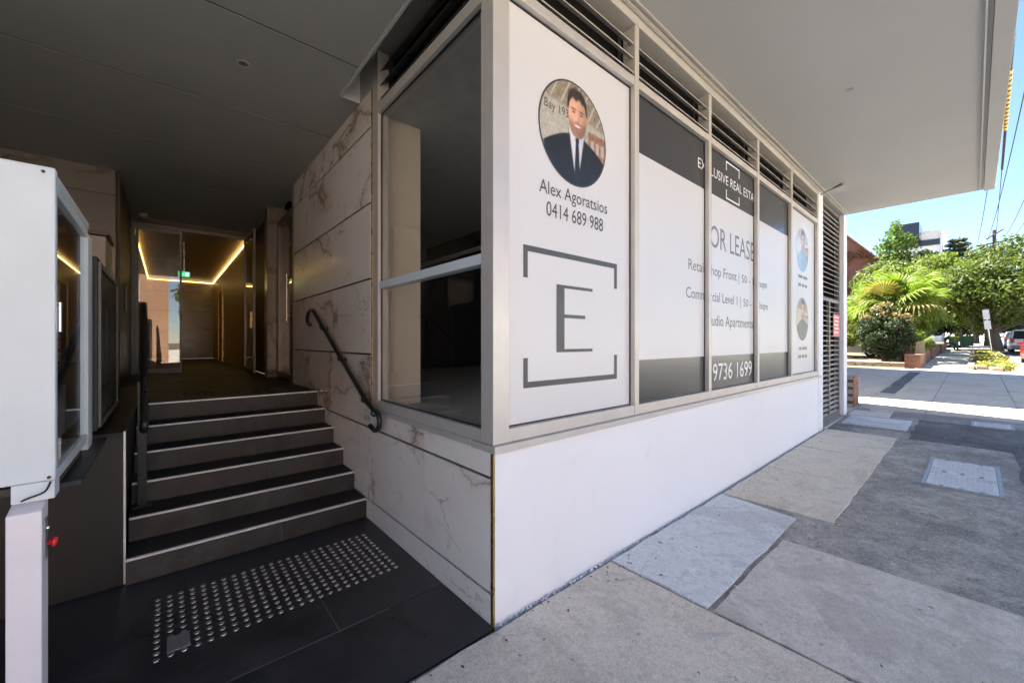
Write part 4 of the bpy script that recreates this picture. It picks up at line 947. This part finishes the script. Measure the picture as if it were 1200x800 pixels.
# hedge ball
hb = thing('round_shrub', (27.9, 3.0, gz(27.9)), 'large dark clipped shrub with reddish new tips beside the brick planter', 'shrub')
rs = np.random.default_rng(3); bl = []
for _ in range(60):
    d = rs.normal(size=3); d /= np.linalg.norm(d); k = rs.uniform(.5, 1)
    z = d[2] * k * 1.2; sh = 1 if z > -.3 else 1 + (z + .3) * .5
    bl.append((27.9 + d[0] * k * 1.05 * sh, 3.0 + d[1] * k * 1.02 * sh, 2.02 + z, .34))
V, F = leaf_cloud(bl, 15000, .07, rs); leaf_obj('foliage', 'leaf_hedge', hb, V, F)
bl2 = [b_ for b_ in bl if b_[2] > 2.45]
V, F = leaf_cloud([(b_[0], b_[1], b_[2] + .25, .27) for b_ in bl2], 1500, .06, rs); leaf_obj('young_tips', 'leaf_hedge_tip', hb, V, F)
m = MB()
for k in range(7): m.tube([(27.9 + rs.uniform(-.15, .15), 3 + rs.uniform(-.15, .15), gz(27.9)), (27.9 + rs.uniform(-.6, .6), 3 + rs.uniform(-.6, .6), 1.9)], [.05, .02], 6)
m.build('stem', 'bark', hb)
# fan palms
def frond_mesh(name, L=1.0, rf=.95, nseg=26, seed=0):
    rs = random.Random(seed); m = MB(); m.tube([(0, 0, 0), (L * .5, 0, .05 * L), (L, 0, 0)], [.022, .016, .012], 5)
    for k in range(nseg):
        a = R(-125 + 250 * k / (nseg - 1)); l = rf * (1 - .22 * abs(a) / R(125)) * rs.uniform(.92, 1.05); w_ = .055
        d = Vector((math.cos(a), math.sin(a), 0)); s = Vector((-d.y, d.x, 0)); o = Vector((L, 0, 0)); u = Vector((0, 0, 1)); dr = rs.uniform(.2, .5)
        p = [o, o + d * l * .5 + s * w_ + u * .06, o + d * l * .5 + u * .02, o + d * l * .5 - s * w_ + u * .06, o + d * l * .82 + s * w_ * .5 - u * dr * .3, o + d * l * .82 - u * (dr * .3 + .02), o + d * l * .82 - s * w_ * .5 - u * dr * .3, o + d * l - u * dr]
        m.add(p, [(0, 2, 1), (0, 3, 2), (1, 2, 5, 4), (2, 3, 6, 5), (4, 5, 7), (5, 6, 7)])
    return m
fr_src = None; fr_dead = None
leafmat('leaf_dead', (.18, .16, .05), (.26, .24, .07), .4)
def dead_frond():
    global fr_dead
    if fr_dead is None:
        fr_dead = fr_src.data.copy(); fr_dead.materials.clear(); fr_dead.materials.append(M['leaf_dead'])
    return fr_dead
def palm(base, h, nf, sc, label, seed, trunk=True):
    global fr_src
    rs = random.Random(seed); t = thing('fan_palm', base, label, 'palm', 'fan palms behind the planters')
    tx = (base[0] + rs.uniform(-.15, .15), base[1] + rs.uniform(-.15, .15), base[2] + h)
    MB().tube([base, ((base[0] + tx[0]) / 2 + .05, (base[1] + tx[1]) / 2, base[2] + h * .5), tx], [.17, .13, .12], 10).build('trunk', 'palm_bark', t)
    for k in range(nf):
        if fr_src is None: o = fr_src = frond_mesh('frond').build('frond', 'leaf_palm', t, local=True)
        else: o = fr_src.copy(); o.name = 'frond'; col.objects.link(o); o.parent = t
        if k % 11 == 9:
            o.data = dead_frond()
        el = R(78 - 105 * (k / nf) + rs.uniform(-8, 8)); az = k * 2.399 + rs.uniform(-.3, .3)
        q = Quaternion((0, 0, 1), az) @ Quaternion((0, 1, 0), -el) @ Quaternion((1, 0, 0), rs.uniform(-.5, .5))
        o.rotation_mode = 'QUATERNION'; o.rotation_quaternion = q; s = sc * rs.uniform(.85, 1.15); o.scale = (s, s, s)
        o.location = Vector(tx) - Vector(base)
    return t
palm((31.2, 2.7, gz(31.2)), 2.9, 26, 1.15, 'tall fan palm rising just behind the dark round shrub', 1)
palm((33.2, 3.6, gz(33.2)), 2.6, 24, 1.2, 'fan palm deeper in the bed, beside the brick house', 2)
palm((34.5, 2.7, gz(34.5)), 3.5, 26, 1.1, 'fan palm with yellowing fronds overhanging the footpath', 3)
palm((29.4, 2.15, gz(29.4)), .95, 14, .5, 'short young fan palm in the brick planter', 4)
palm((33.4, 2.5, gz(33.4)), 1.6, 16, .7, 'low bright fan palm over the second planter', 5)
# broadleaf trees
tree('street_tree', (46.1, -1.15, gz(46)), 4.9, (.3, -.9), 4.0, 2.9, 'broad street tree with forked dark trunk at the kerb', n=26000, size=.13, seed=11, trunk_r=.24, lean=(0, .2), nb_=95)
tree('garden_tree', (49, 2.6, gz(49)), 5.0, (.2, -1.1), 2.9, 2.6, 'lime green tree behind the fan palms and the seated person', mat='leaf_lime', n=18000, size=.12, nb_=70, seed=12, trunk_r=.2)
tree('garden_tree', (39, 4.2, gz(39)), 3.0, (0, -.3), 2.6, 1.9, 'dark leafy tree filling in behind the palms', mat='leaf_tree', n=9000, size=.16, seed=13, trunk_r=.15)
tree('garden_tree', (38.5, 4.0, gz(38.5)), 4.5, (0, -.3), 2.1, 1.5, 'yellow green tree rising behind the tallest fan palm', mat='leaf_lime', n=13000, size=.12, seed=51, trunk_r=.16, nb_=60)
tree('garden_tree', (43.2, 4.9, gz(43)), 5.2, (0, -.4), 2.7, 1.8, 'spreading green tree shading the footpath by the seated person', mat='leaf_tree', n=13000, size=.12, seed=52, trunk_r=.18, nb_=60)
tree('street_tree', (62, -.9, gz(62)), 5.2, (0, .4), 3.4, 3.0, 'dark street tree farther along beyond the forked tree', mat='leaf_pine', n=9000, size=.2, seed=14, trunk_r=.25)
tree('garden_tree', (66, 4.0, gz(66)), 4.2, (0, -1), 3.4, 2.9, 'shaded tree beyond the bins along the far footpath', mat='leaf_pine', n=9000, size=.2, seed=15, trunk_r=.2)
tree('cypress_tree', (55.3, 5.0, gz(55)), 7.0, (0, .2), 2.9, 5.3, 'bright green conical cypress beside the brick house', mat='leaf_cypress', n=18000, size=.15, seed=16, shape='cone', nb_=110)
tree('garden_shrub', (33, 6.2, gz(33)), 1.7, (0, 0), 1.7, 1.3, 'mixed green shrub at the back of the bed by the parked car', 'shrub', 'leaf_lime', 6000, .12, 17, .08)
tree('garden_tree', (58.5, 3.6, gz(58)), 8.0, (0, -.2), 1.7, 1.7, 'dark tree top between the cypress and the white building', mat='leaf_pine', n=5000, size=.18, seed=18, trunk_r=.15)
for i_, (x_, y_, h_, r_, mt_, l_) in enumerate(((78, 6.5, 5.5, 4.0, 'leaf_pine', 'dark tree closing the view beyond the far footpath'), (84, -.2, 4.5, 3.4, 'leaf_tree', 'tree at the kerb beyond the power pole'),
        (92, -13, 6, 5.0, 'leaf_tree', 'large tree across the road beyond the parked cars'), (118, -5.5, 6, 5.5, 'leaf_pine', 'dark tree at the far end of the street'), (104, -11, 5.5, 4.5, 'leaf_lime', 'pale tree across the road at the far end'), (125, 2, 6, 6, 'leaf_pine', 'broad dark tree where the footpath vanishes'))):
    tree('street_tree', (x_, y_, gz(x_)), h_, (0, 0), r_, h_ * .75, l_, mat=mt_, n=7000, size=.3, seed=40 + i_, trunk_r=.25, group='trees at the end of the street')
# tiered pine
pn = thing('pine_tree', (112, 2.0, gz(112)), 'distant dark tiered pine above the tree tops beside the white building', 'tree')
rs = np.random.default_rng(21); bl = []
for k in range(15):
    z = 8 + k * .86; rr = 4.6 * (1 - k / 15) ** .75 + .25
    for a in np.arange(0, 6.28, 6.28 / 9):
        for f in (.35, .65, .95): bl.append((112 + rr * f * math.cos(a + k), 2 + rr * f * math.sin(a + k), z + f * .5, .55))
V, F = leaf_cloud(bl, 9000, .3, rs, .45, .8, .3); leaf_obj('crown', 'leaf_pine', pn, V, F); MB().tube([(112, 2, 1.4), (112, 2, 20.8)], [.5, .05], 8).build('trunk', 'bark', pn)

# garden bed edging and planters
rs = random.Random(5)
for i, x in enumerate(np.arange(25.0, 27.0, 1.0)): pass
be = thing('bed_edging', (26.6, 4.2, gz(26.6)), 'low rough concrete edging in front of the dark round shrub', 'edging')
for k in range(7):
    y0 = 1.98 + k * .62; MB().prism([(25.7, y0 + .01), (25.98, y0 + .01), (25.96, y0 + .6), (25.72, y0 + .6)], 'z', gz(25.7) - .05, gz(25.7) + .2 + rs.uniform(-.03, .03)).build('block', 'stone', be, .02)
def planter(x0, x1, y0, y1, h, label):
    t = thing('brick_planter', ((x0 + x1) / 2, (y0 + y1) / 2, gz(x0)), label, 'planter', 'brick planters along the footpath')
    z0 = gz(x0) - .05; z1 = gz((x0 + x1) / 2) + h; e = .23
    m = MB(); m.box(x0, y0, z0, x1, y0 + e, z1); m.box(x0, y1 - e, z0, x1, y1, z1); m.box(x0, y0 + e, z0, x0 + e, y1 - e, z1); m.box(x1 - e, y0 + e, z0, x1, y1 - e, z1)
    m.build('wall', 'brick_red', t); box('soil', 'soil', t, x0 + e, y0 + e, z0, x1 - e, y1 - e, z1 - .1)
    cp = MB(); cp.box(x0 - .01, y0 - .012, z1 + .001, x1 + .01, y0 + e, z1 + .04); cp.box(x0 - .012, y0 + e, z1 + .001, x0 + e, y1, z1 + .04); cp.build('coping', 'brick_plain', t)
planter(25.1, 27.6, 1.55, 2.06, .55, 'nearest brick planter at the corner of the driveway beside the leaning board')
planter(28.3, 31.8, 1.57, 2.3, .55, 'second brick planter along the footpath, under the young fan palm')
planter(32.6, 35.9, 1.57, 2.45, .57, 'third brick planter along the footpath, under the low bright palm')
planter(36.7, 40.5, 1.57, 2.45, .57, 'fourth brick planter along the footpath, next to the long far one')
planter(41.3, 48.5, 1.5, 2.3, .52, 'long far brick planter that the person in black sits on')
bd = thing('leaning_board', (27.9, 1.8, gz(28)), 'tan board standing upright behind the nearest brick planter', 'board')
MB().prism([(1.55, .45), (1.95, .45), (1.88, 1.62), (1.6, 1.62)], 'x', 27.9, 27.94).build('panel', 'board_tan', bd)
# verge with stones and ground cover
vg = thing('verge_garden', (33, -.5, gz(33)), 'stone edged verge bed of low yellow green plants at the kerb', 'garden bed')
for k in range(15):
    x = 25.6 + k * 1.2; MB().prism([(x, .0), (x + 1.14, rs.uniform(-.02, .03)), (x + 1.12, .2), (x + .02, .2)], 'z', gz(x) - .04, gz(x) + .13 + rs.uniform(-.03, .03)).build('edging_stone', 'stone', vg, .02)
for x, y in ((26, -.35), (29, -.5), (25.2, -.75)): MB().prism([(x, y), (x + .9, y + .05), (x + .85, y + .35), (x + .05, y + .3)], 'z', gz(x) - .04, gz(x) + .14).build('edging_stone', 'stone', vg, .02)
rr = np.random.default_rng(8)
bl = [(x, rr.uniform(-1.0, -.1), gz(x) + .06, rr.uniform(.12, .3)) for x in rr.uniform(25.4, 43, 110)]
V, F = leaf_cloud(bl, 8000, .07, rr, .7, .5); stuff(leaf_obj('ground_cover', 'leaf_cover', vg, V, F))
sv = strip('verge_soil', 'soil', -1.09, .02, .004, [25.2, 30, 36, 44]); sv.parent = vg; sv.location = -vg.location

# ================================================================== STREET THINGS
# leaning sign post
sn = thing('sign_post', (42.85, -.77, gz(42.8)), 'leaning pole with narrow white parking sign in the verge', 'sign')
a0, a1 = Vector((42.9, -.77, gz(42.9) - .05)), Vector((42.6, -.49, 3.8))
MB().tube([a0, a1], .038, 8).build('pole', 'chrome', sn)
ax_ = (a1 - a0).normalized(); sdv = Vector((0, 1, 0)); sdv = (sdv - ax_ * sdv.dot(ax_)).normalized(); nv = ax_.cross(sdv)
def plate(t0, t1, wd, mat, nm):
    p = [a0.lerp(a1, t0) - sdv * wd, a0.lerp(a1, t0) + sdv * wd, a0.lerp(a1, t1) + sdv * wd, a0.lerp(a1, t1) - sdv * wd]
    m = MB(); q = [v + nv * .05 for v in p] + [v + nv * .045 for v in p]; q2 = [v - nv * .05 for v in p] + [v - nv * .045 for v in p]
    for z in (q, q2): m.add(z, [(0, 1, 2, 3), (7, 6, 5, 4), (0, 4, 5, 1), (2, 6, 7, 3), (1, 5, 6, 2), (0, 3, 7, 4)])
    m.build(nm, mat, sn)
plate(.78, .995, .15, 'ink_white', 'plate'); plate(.56, .75, .15, 'ink_white', 'plate')
# bins
def bin_(x, y, lid, label):
    t = thing('wheelie_bin', (x, y, gz(x)), label, 'bin', 'wheelie bins on the far footpath'); z = gz(x)
    m = MB(); b = [(-.24, -.27, .08), (.24, -.27, .08), (.24, .27, .08), (-.24, .27, .08)]; tp = [(-.29, -.34, .95), (.29, -.34, .95), (.29, .36, .95), (-.29, .36, .95)]
    m.add([(x + p[0], y + p[1], z + p[2]) for p in b + tp], [(3, 2, 1, 0), (0, 1, 5, 4), (1, 2, 6, 5), (2, 3, 7, 6), (3, 0, 4, 7), (4, 5, 6, 7)]); m.build('body', 'bin_green', t)
    MB().prism([(y - .36, z + .951), (y + .38, z + .951), (y + .36, z + 1.03), (y, z + 1.06), (y - .34, z + 1.0)], 'x', x - .31, x + .31).build('lid', lid, t, .01)
    for s in (-1, 1): MB().lathe([(.1, s * .3 - .03), (.1, s * .3 + .03)], (x, y + .3, z + .1), 12, 'x').build('wheel', 'rubber', t)
bin_(55.3, 1.25, 'bin_yellow', 'green wheelie bin with yellow lid on the far footpath')
bin_(56.3, .6, 'bin_green', 'all green wheelie bin beside the yellow lidded one'); bin_(57.3, .35, 'bin_green', 'farther all green wheelie bin, behind the other two')
# seated person
def person():
    x, y = 46.2, 1.5; z = gz(46.2) ; sz = gz(44.9) + .56
    t = thing('person', (x, y, z), 'person in black clothes sitting hunched on the brick planter, looking down at their hands', 'person')
    J = dict(pel=(x, y + .1, sz + .1), sp=(x, y + .06, sz + .32), ch=(x, y - .1, sz + .52), nk=(x, y - .22, sz + .66), hd=(x, y - .3, sz + .76), ht=(x, y - .33, sz + .88))
    names = list(J); V = [J[k] for k in names]; Rr = [.14, .13, .15, .055, .085, .07]; E_ = [(0, 1), (1, 2), (2, 3), (3, 4), (4, 5)]
    def chain(root, pts, rs_):
        p = root
        for q, r_ in zip(pts, rs_): V.append(q); Rr.append(r_); E_.append((p, len(V) - 1)); p = len(V) - 1
    for s in (-1, 1):
        chain(2, [(x + s * .17, y - .1, sz + .54), (x + s * .21, y - .22, sz + .32), (x + s * .08, y - .46, sz + .34), (x + s * .05, y - .53, sz + .36)], [.07, .05, .04, .03])
        kx = x + s * .14
        chain(0, [(kx, y, sz + .08), (kx + s * .02, y - .42, sz + .11), (kx, y - .5 - (.18 if s > 0 else 0), z + .12), (kx, y - .55 - (.18 if s > 0 else 0), z + .05), (kx, y - .72 - (.18 if s > 0 else 0), z + .045)], [.095, .075, .05, .045, .035])
    me = bpy.data.meshes.new('body'); me.from_pydata([Vector(v) - Vector((x, y, z)) for v in V], E_, [])
    o = bpy.data.objects.new('body', me); col.objects.link(o); o.parent = t
    sk = o.modifiers.new('skin', 'SKIN'); 
    for i, r_ in enumerate(Rr): me.skin_vertices[0].data[i].radius = (r_, r_)
    me.skin_vertices[0].data[0].use_root = True
    su = o.modifiers.new('sub', 'SUBSURF'); su.levels = 2; su.render_levels = 2
    dg = bpy.context.evaluated_depsgraph_get(); nm = bpy.data.meshes.new_from_object(o.evaluated_get(dg)); o.modifiers.clear(); o.data = nm; nm.materials.clear()
    for q in ('cloth_dark', 'skin'): nm.materials.append(M[q])
    for p in nm.polygons:
        c = p.center; p.use_smooth = True
        hand = c.y < -.47 and sz - z + .28 < c.z < sz - z + .5
        p.material_index = 1 if (c.z > sz - z + .67 or hand) else 0
    hc = Vector(J['ht']); m = MB(); m.lathe([(.01, .1), (.06, .085), (.095, .04), (.1, -.02), (.085, -.07)], (hc.x, hc.y + .02, hc.z), 14); m.build('hair', 'hair', t)
person()
# cars
def car(x, y, paint, label, rot, suv=True, L=4.5, W=1.84, H=1.68):
    t = thing('parked_car', (x, y, gz(x) - .13), label, 'car', 'cars parked along the street'); t.rotation_euler = (0, 0, rot)
    h2 = W / 2
    prof = [(-L / 2, .45), (-L / 2 + .03, .75), (-L / 2 + .1, 1.0), (-.9, 1.03), (L / 2 - 1.0, 1.0), (L / 2 - .3, .9), (L / 2 - .02, .7), (L / 2, .45), (L / 2 - .08, .25), (-L / 2 + .1, .27)]
    def loft(secs):
        m = MB(); n = len(secs[0]); v = [p for s in secs for p in s]
        f = [(i * n + k, i * n + (k + 1) % n, (i + 1) * n + (k + 1) % n, (i + 1) * n + k) for i in range(len(secs) - 1) for k in range(n)]
        m.add(v, f + [tuple(range(n))[::-1], tuple(range((len(secs) - 1) * n, len(secs) * n))]); return m
    secs = [[(a * s, yy, z) for a, z in prof] for yy, s in ((-h2, .97), (-h2 * .93, 1), (h2 * .93, 1), (h2, .97))]
    loft(secs).build('body', paint, t, .04, local=True)
    roof = [(-L / 2 + .12, 1.0), (-L / 2 + .35, H - .06), (-L / 2 + .8, H), (.3, H - .02), (.75, H - .12), (1.35, 1.0)]
    secs = [[(a, yy * (1 - .22 * (z - 1) / (H - 1)), z) for a, z in roof] for yy in (-h2 * .95, h2 * .95)]
    loft(secs).build('cabin', 'dark_window', t, .03, local=True)
    rp = [(-L / 2 + .3, H - .09), (-L / 2 + .32, H - .03), (-L / 2 + .8, H + .015), (.3, H), (.72, H - .1), (.7, H - .14)]
    loft([[(a, yy, z) for a, z in rp] for yy in (-h2 * .77, h2 * .77)]).build('roof', paint, t, .02, local=True)
    for s in (-1, 1):
        for a, b in ((-L / 2 + .12, -L / 2 + .42), (.75, 1.35)):
            MB().tube([(a if a < 0 else b, s * h2 * .94, 1.0), (b if a < 0 else a, s * h2 * .79, H - .08)], .055, 6).build('pillar', paint, t, local=True)
        MB().tube([(-.5, s * h2 * .95, 1.0), (-.45, s * h2 * .785, H - .05)], .04, 6).build('pillar', paint, t, local=True)
        MB().box(-L / 2 - .01, s * h2 * .9 - .1, .72, -L / 2 + .12, s * h2 * .9 + .07, 1.08).build('tail_light', 'tail_red', t, .02, local=True)
        MB().box(L / 2 - .25, s * h2 * .78 - .16, .66, L / 2 - .02, s * h2 * .78 + .16, .8).build('headlight', 'chrome', t, .02, local=True)
        MB().box(.75, s * (h2 + .09) - .09, 1.0, .9, s * (h2 + .09) + .09, 1.14).build('mirror', paint, t, .02, local=True)
        for wx in (-L / 2 + .8, L / 2 - .85):
            wl = MB().lathe([(.2, s * h2 - .12 * s - .1), (.32, s * h2 - .12 * s - .11), (.335, s * h2 - .12 * s - .06), (.335, s * h2 - .12 * s + .06), (.32, s * h2 - .12 * s + .11), (.2, s * h2 - .12 * s + .1)], (wx, 0, .335), 20, 'y').build('wheel', 'rubber', t, local=True)
            MB().lathe([(.2, s * h2 - .12 * s - .102), (.19, s * h2 - .12 * s + .104)], (wx, 0, .335), 14, 'y').build('rim', 'chrome', wl, local=True)
    MB().box(-L / 2 - .03, -h2 * .9, .3, -L / 2 + .1, h2 * .9, .55).build('bumper', 'louvre_dark', t, .03, local=True)
    MB().box(-L / 2 - .015, -.24, .78, -L / 2 + .05, .24, .9).build('number_plate', 'tiger_yellow', t, local=True)
    return t
car(48.8, -2.62, 'car_white', 'white four wheel drive parked at the kerb beyond the red car', 0)
car(56.5, -2.55, 'car_blue', 'blue grey car parked ahead of the white four wheel drive', 0, H=1.5)
car(33.4, -2.55, 'car_red', 'red hatchback parked at the kerb beside the verge bed', 0, H=1.5, L=4.2)
car(35.0, 5.6, 'car_white', 'white car parked in the side yard behind the dark round shrub', R(80), H=1.5)
bpy.data.objects['parked_car.003'].location.z += .13 if 'parked_car.003' in bpy.data.objects else 0
# power pole and wires
pw = thing('power_pole', (70.4, -1.5, gz(70)), 'timber power pole with two crossarms rising above the street tree', 'power pole')
MB().tube([(70.4, -1.5, gz(70) - .2), (70.4, -1.45, 14.1)], [.2, .15], 10).build('pole', 'pole_wood', pw)
MB().tube([(70.25, -.1, 12.5), (70.25, -2.9, 12.8)], .09, 6).build('crossarm', 'pole_wood', pw); MB().tube([(70.25, -.85, 13.15), (70.25, -2.1, 14.05)], .08, 6).build('crossarm', 'pole_wood', pw)
for y in (-.2, -.9, -2.1, -2.8): MB().lathe([(.05, 0), (.07, .08), (.04, .14), (.06, .2)], (70.25, y, 12.53 - (y + .1) * .107 + .05), 8).build('insulator', 'white_wall', pw)
MB().lathe([(.2, 11.1), (.22, 11.2), (.22, 11.6), (.18, 11.7)], (70.15, -1.5, 0), 10).build('bracket', 'louvre_dark', pw)
def wire(p, q, sag, r, label, mat='wire', n=24):
    p, q = Vector(p), Vector(q); pts = []
    for k in range(n + 1):
        t = k / n; v = p.lerp(q, t); v.z -= sag * 4 * t * (1 - t); pts.append(v)
    o = thing('overhead_wire', p, label, 'wire', 'overhead wires along the street'); MB().tube(pts, r, 5).build('line', mat, o); return pts
for k, (y, l_) in enumerate(((-.2, 'wire from the building end of the lower crossarm'), (-.9, 'second wire along the lower crossarm of the pole'), (-2.1, 'third wire along the lower crossarm of the pole'), (-2.8, 'wire from the road end of the lower crossarm'))):
    wire((70.25, y, 12.75 - (y + .1) * .107), (8, y * 1.0 + .15 * (k - 1.5) - .45, 12.2), 1.3, .022, l_)
# twisted aerial cable close to the fascia
cbz = thing('aerial_cable', (6, -.45, 7.4), 'twisted black aerial cable with a yellow striped sleeve beside the soffit edge', 'cable')
p0, p1 = Vector((5.5, -.38, 7.5)), Vector((70.2, -1.35, 11.2))
def cab(t): v = p0.lerp(p1, t); v.z -= 2.6 * t * (1 - t) * 1.6; return v
for s in range(3):
    pts = []
    for k in range(420):
        t = .26 * k / 420; v = cab(t); a = k * .42 + s * 2.094; pts.append(v + Vector((0, math.cos(a), math.sin(a))) * .018)
    MB().tube(pts, .018, 5).build('strand', 'wire', cbz)
MB().tube([cab(.26 + .74 * k / 30) for k in range(31)], .014, 5).build('strand', 'wire', cbz)
for k in range(14):
    t = .13 + k * .0045; MB().tube([cab(t), cab(t + .0024)], .046, 8).build('sleeve_band', 'tiger_yellow', cbz)

# ================================================================== BACKGROUND BUILDINGS
hs = thing('brick_house', (56, 9, gz(56)), 'old brick house with tiled gable roof, vine creeping over its wall', 'house')
x0, x1, y0, y1, ze, zr = 54.2, 66, 6.1, 12.5, 9.6, 13.2
MB().box(x0, y0, .5, x1, y1, ze).add([(x0, y0, ze), (x0, y1, ze), (x0, (y0 + y1) / 2, zr)], [(0, 1, 2)]).build('wall', 'brick_house', hs)
ym = (y0 + y1) / 2
rf = MB()
for s, ye in ((1, y0 - .45), (-1, y1 + .45)):
    zl_ = ze - .45 * (zr - ze) / (ym - y0)
    rf.add([(x0 - .35, ye, zl_), (x1, ye, zl_), (x1, ym, zr + .05), (x0 - .35, ym, zr + .05), (x0 - .35, ye, zl_ + .16), (x1, ye, zl_ + .16), (x1, ym, zr + .21), (x0 - .35, ym, zr + .21)], [(0, 1, 2, 3), (4, 7, 6, 5), (0, 4, 5, 1), (0, 3, 7, 4), (1, 5, 6, 2)])
roof = rf.build('roof', 'roof_tile', hs)
MB().box(58, 9.6, 12, 58.8, 10.4, 14.4).build('chimney', 'brick_red', roof)
for yy, z in ((7.0, 7.0), (9.4, 7.0), (7.0, 3.4), (9.4, 3.4)):
    wd = box('window', 'white_wall', hs, x0 - .06, yy, z, x0 - .005, yy + 1.1, z + 1.5); box('pane', 'dark_window', wd, x0 - .075, yy + .1, z + .1, x0 - .061, yy + 1.0, z + 1.4)
br = box('bay', 'white_wall', hs, 54.6, 5.4, 8.2, 55.6, 6.09, 9.0)
rr = np.random.default_rng(4); n = 5200
V = np.stack([np.full(n, x0 - .1) - rr.uniform(0, .18, n), rr.uniform(y0 - .1, y1, n), rr.uniform(5.2, 11, n)], 1)
keep = (V[:, 2] < ze + (1 - np.abs(V[:, 1] - ym) / (ym - y0)) * (zr - ze) - .3) & (np.sin(V[:, 1] * 2.1) + np.sin(V[:, 2] * 1.7 + V[:, 1]) + rr.normal(0, .6, n) > -.2); P = V[keep]; n = len(P)
t = rr.normal(size=(n, 3)); t[:, 0] *= .3; t /= np.linalg.norm(t, axis=1, keepdims=True); b = np.cross(t, rr.normal(size=(n, 3))); b /= np.linalg.norm(b, axis=1, keepdims=True); s = rr.uniform(.07, .16, n)[:, None]
leaf_obj('vine', 'leaf_vine', hs, np.stack([P - t * s, P + b * s * .7, P + t * s, P - b * s * .7], 1).reshape(-1, 3), np.arange(4 * n).reshape(n, 4))
wbld = thing('white_building', (110, 8, gz(110)), 'distant white modern building with dark window bands and dark roof box', 'building')
box('wall', 'white_wall', wbld, 108.5, 4.0, 1, 122, 10.5, 22.0); box('roof_box', 'dark_window', wbld, 104, 6.6, 20.6, 112, 9.9, 23.4)
for z in (17.0, 19.6, 13.8): box('window_band', 'dark_window', wbld, 108.35, 4.3 if z != 19.6 else 4.2, z, 108.49, 7.2 if z == 17 else 9.5, z + 1.1)
box('roof_edge', 'white_wall', wbld, 108.1, 3.6, 22.01, 122.3, 10.8, 22.3); box('column', 'white_wall', wbld, 108.2, 3.9, 16, 108.34, 4.1, 22)
# houses across the street (seen in the glass of the doors)
oh = thing('opposite_house', (-6, -18, 0), 'orange brick flats across the street, seen mirrored in the entrance glass', 'building')
box('wall', 'brick_orange', oh, -14, -24, 0, .15, -16, 9.5); box('roof', 'roof_tile', oh, -14.4, -24.4, 9.5, .5, -15.6, 9.9)
for x in (-12.5, -9.2, -5.9, -2.8):
    for z in (1.2, 4.2, 7.0):
        wd = box('window', 'white_wall', oh, x, -15.99, z, x + 1.5, -15.93, z + 1.4); box('pane', 'dark_window', wd, x + .1, -15.93, z + .1, x + 1.4, -15.92, z + 1.3)
tree('opposite_tree', (3.2, -16, 0), 4.6, (0, 0), 2.6, 2.4, 'leafy tree across the street beside the orange flats', n=6000, size=.18, seed=31, trunk_r=.2)
oh2 = thing('opposite_house', (13, -20, 0), 'pale rendered house across the street beyond the leafy tree', 'building')
box('wall', 'white_wall', oh2, 7, -26, 0, 20, -17, 6.0); MB().prism([(-26.5, 6), (-16.5, 6), (-21.5, 9)], 'x', 6.6, 20.4).build('roof', 'roof_tile', oh2)
for x in (8.5, 12.5, 16.5):
    wd = box('window', 'white_wall', oh2, x, -16.99, 1.4, x + 1.8, -16.93, 3.0); box('pane', 'dark_window', wd, x + .1, -16.93, 1.5, x + 1.7, -16.92, 2.9)
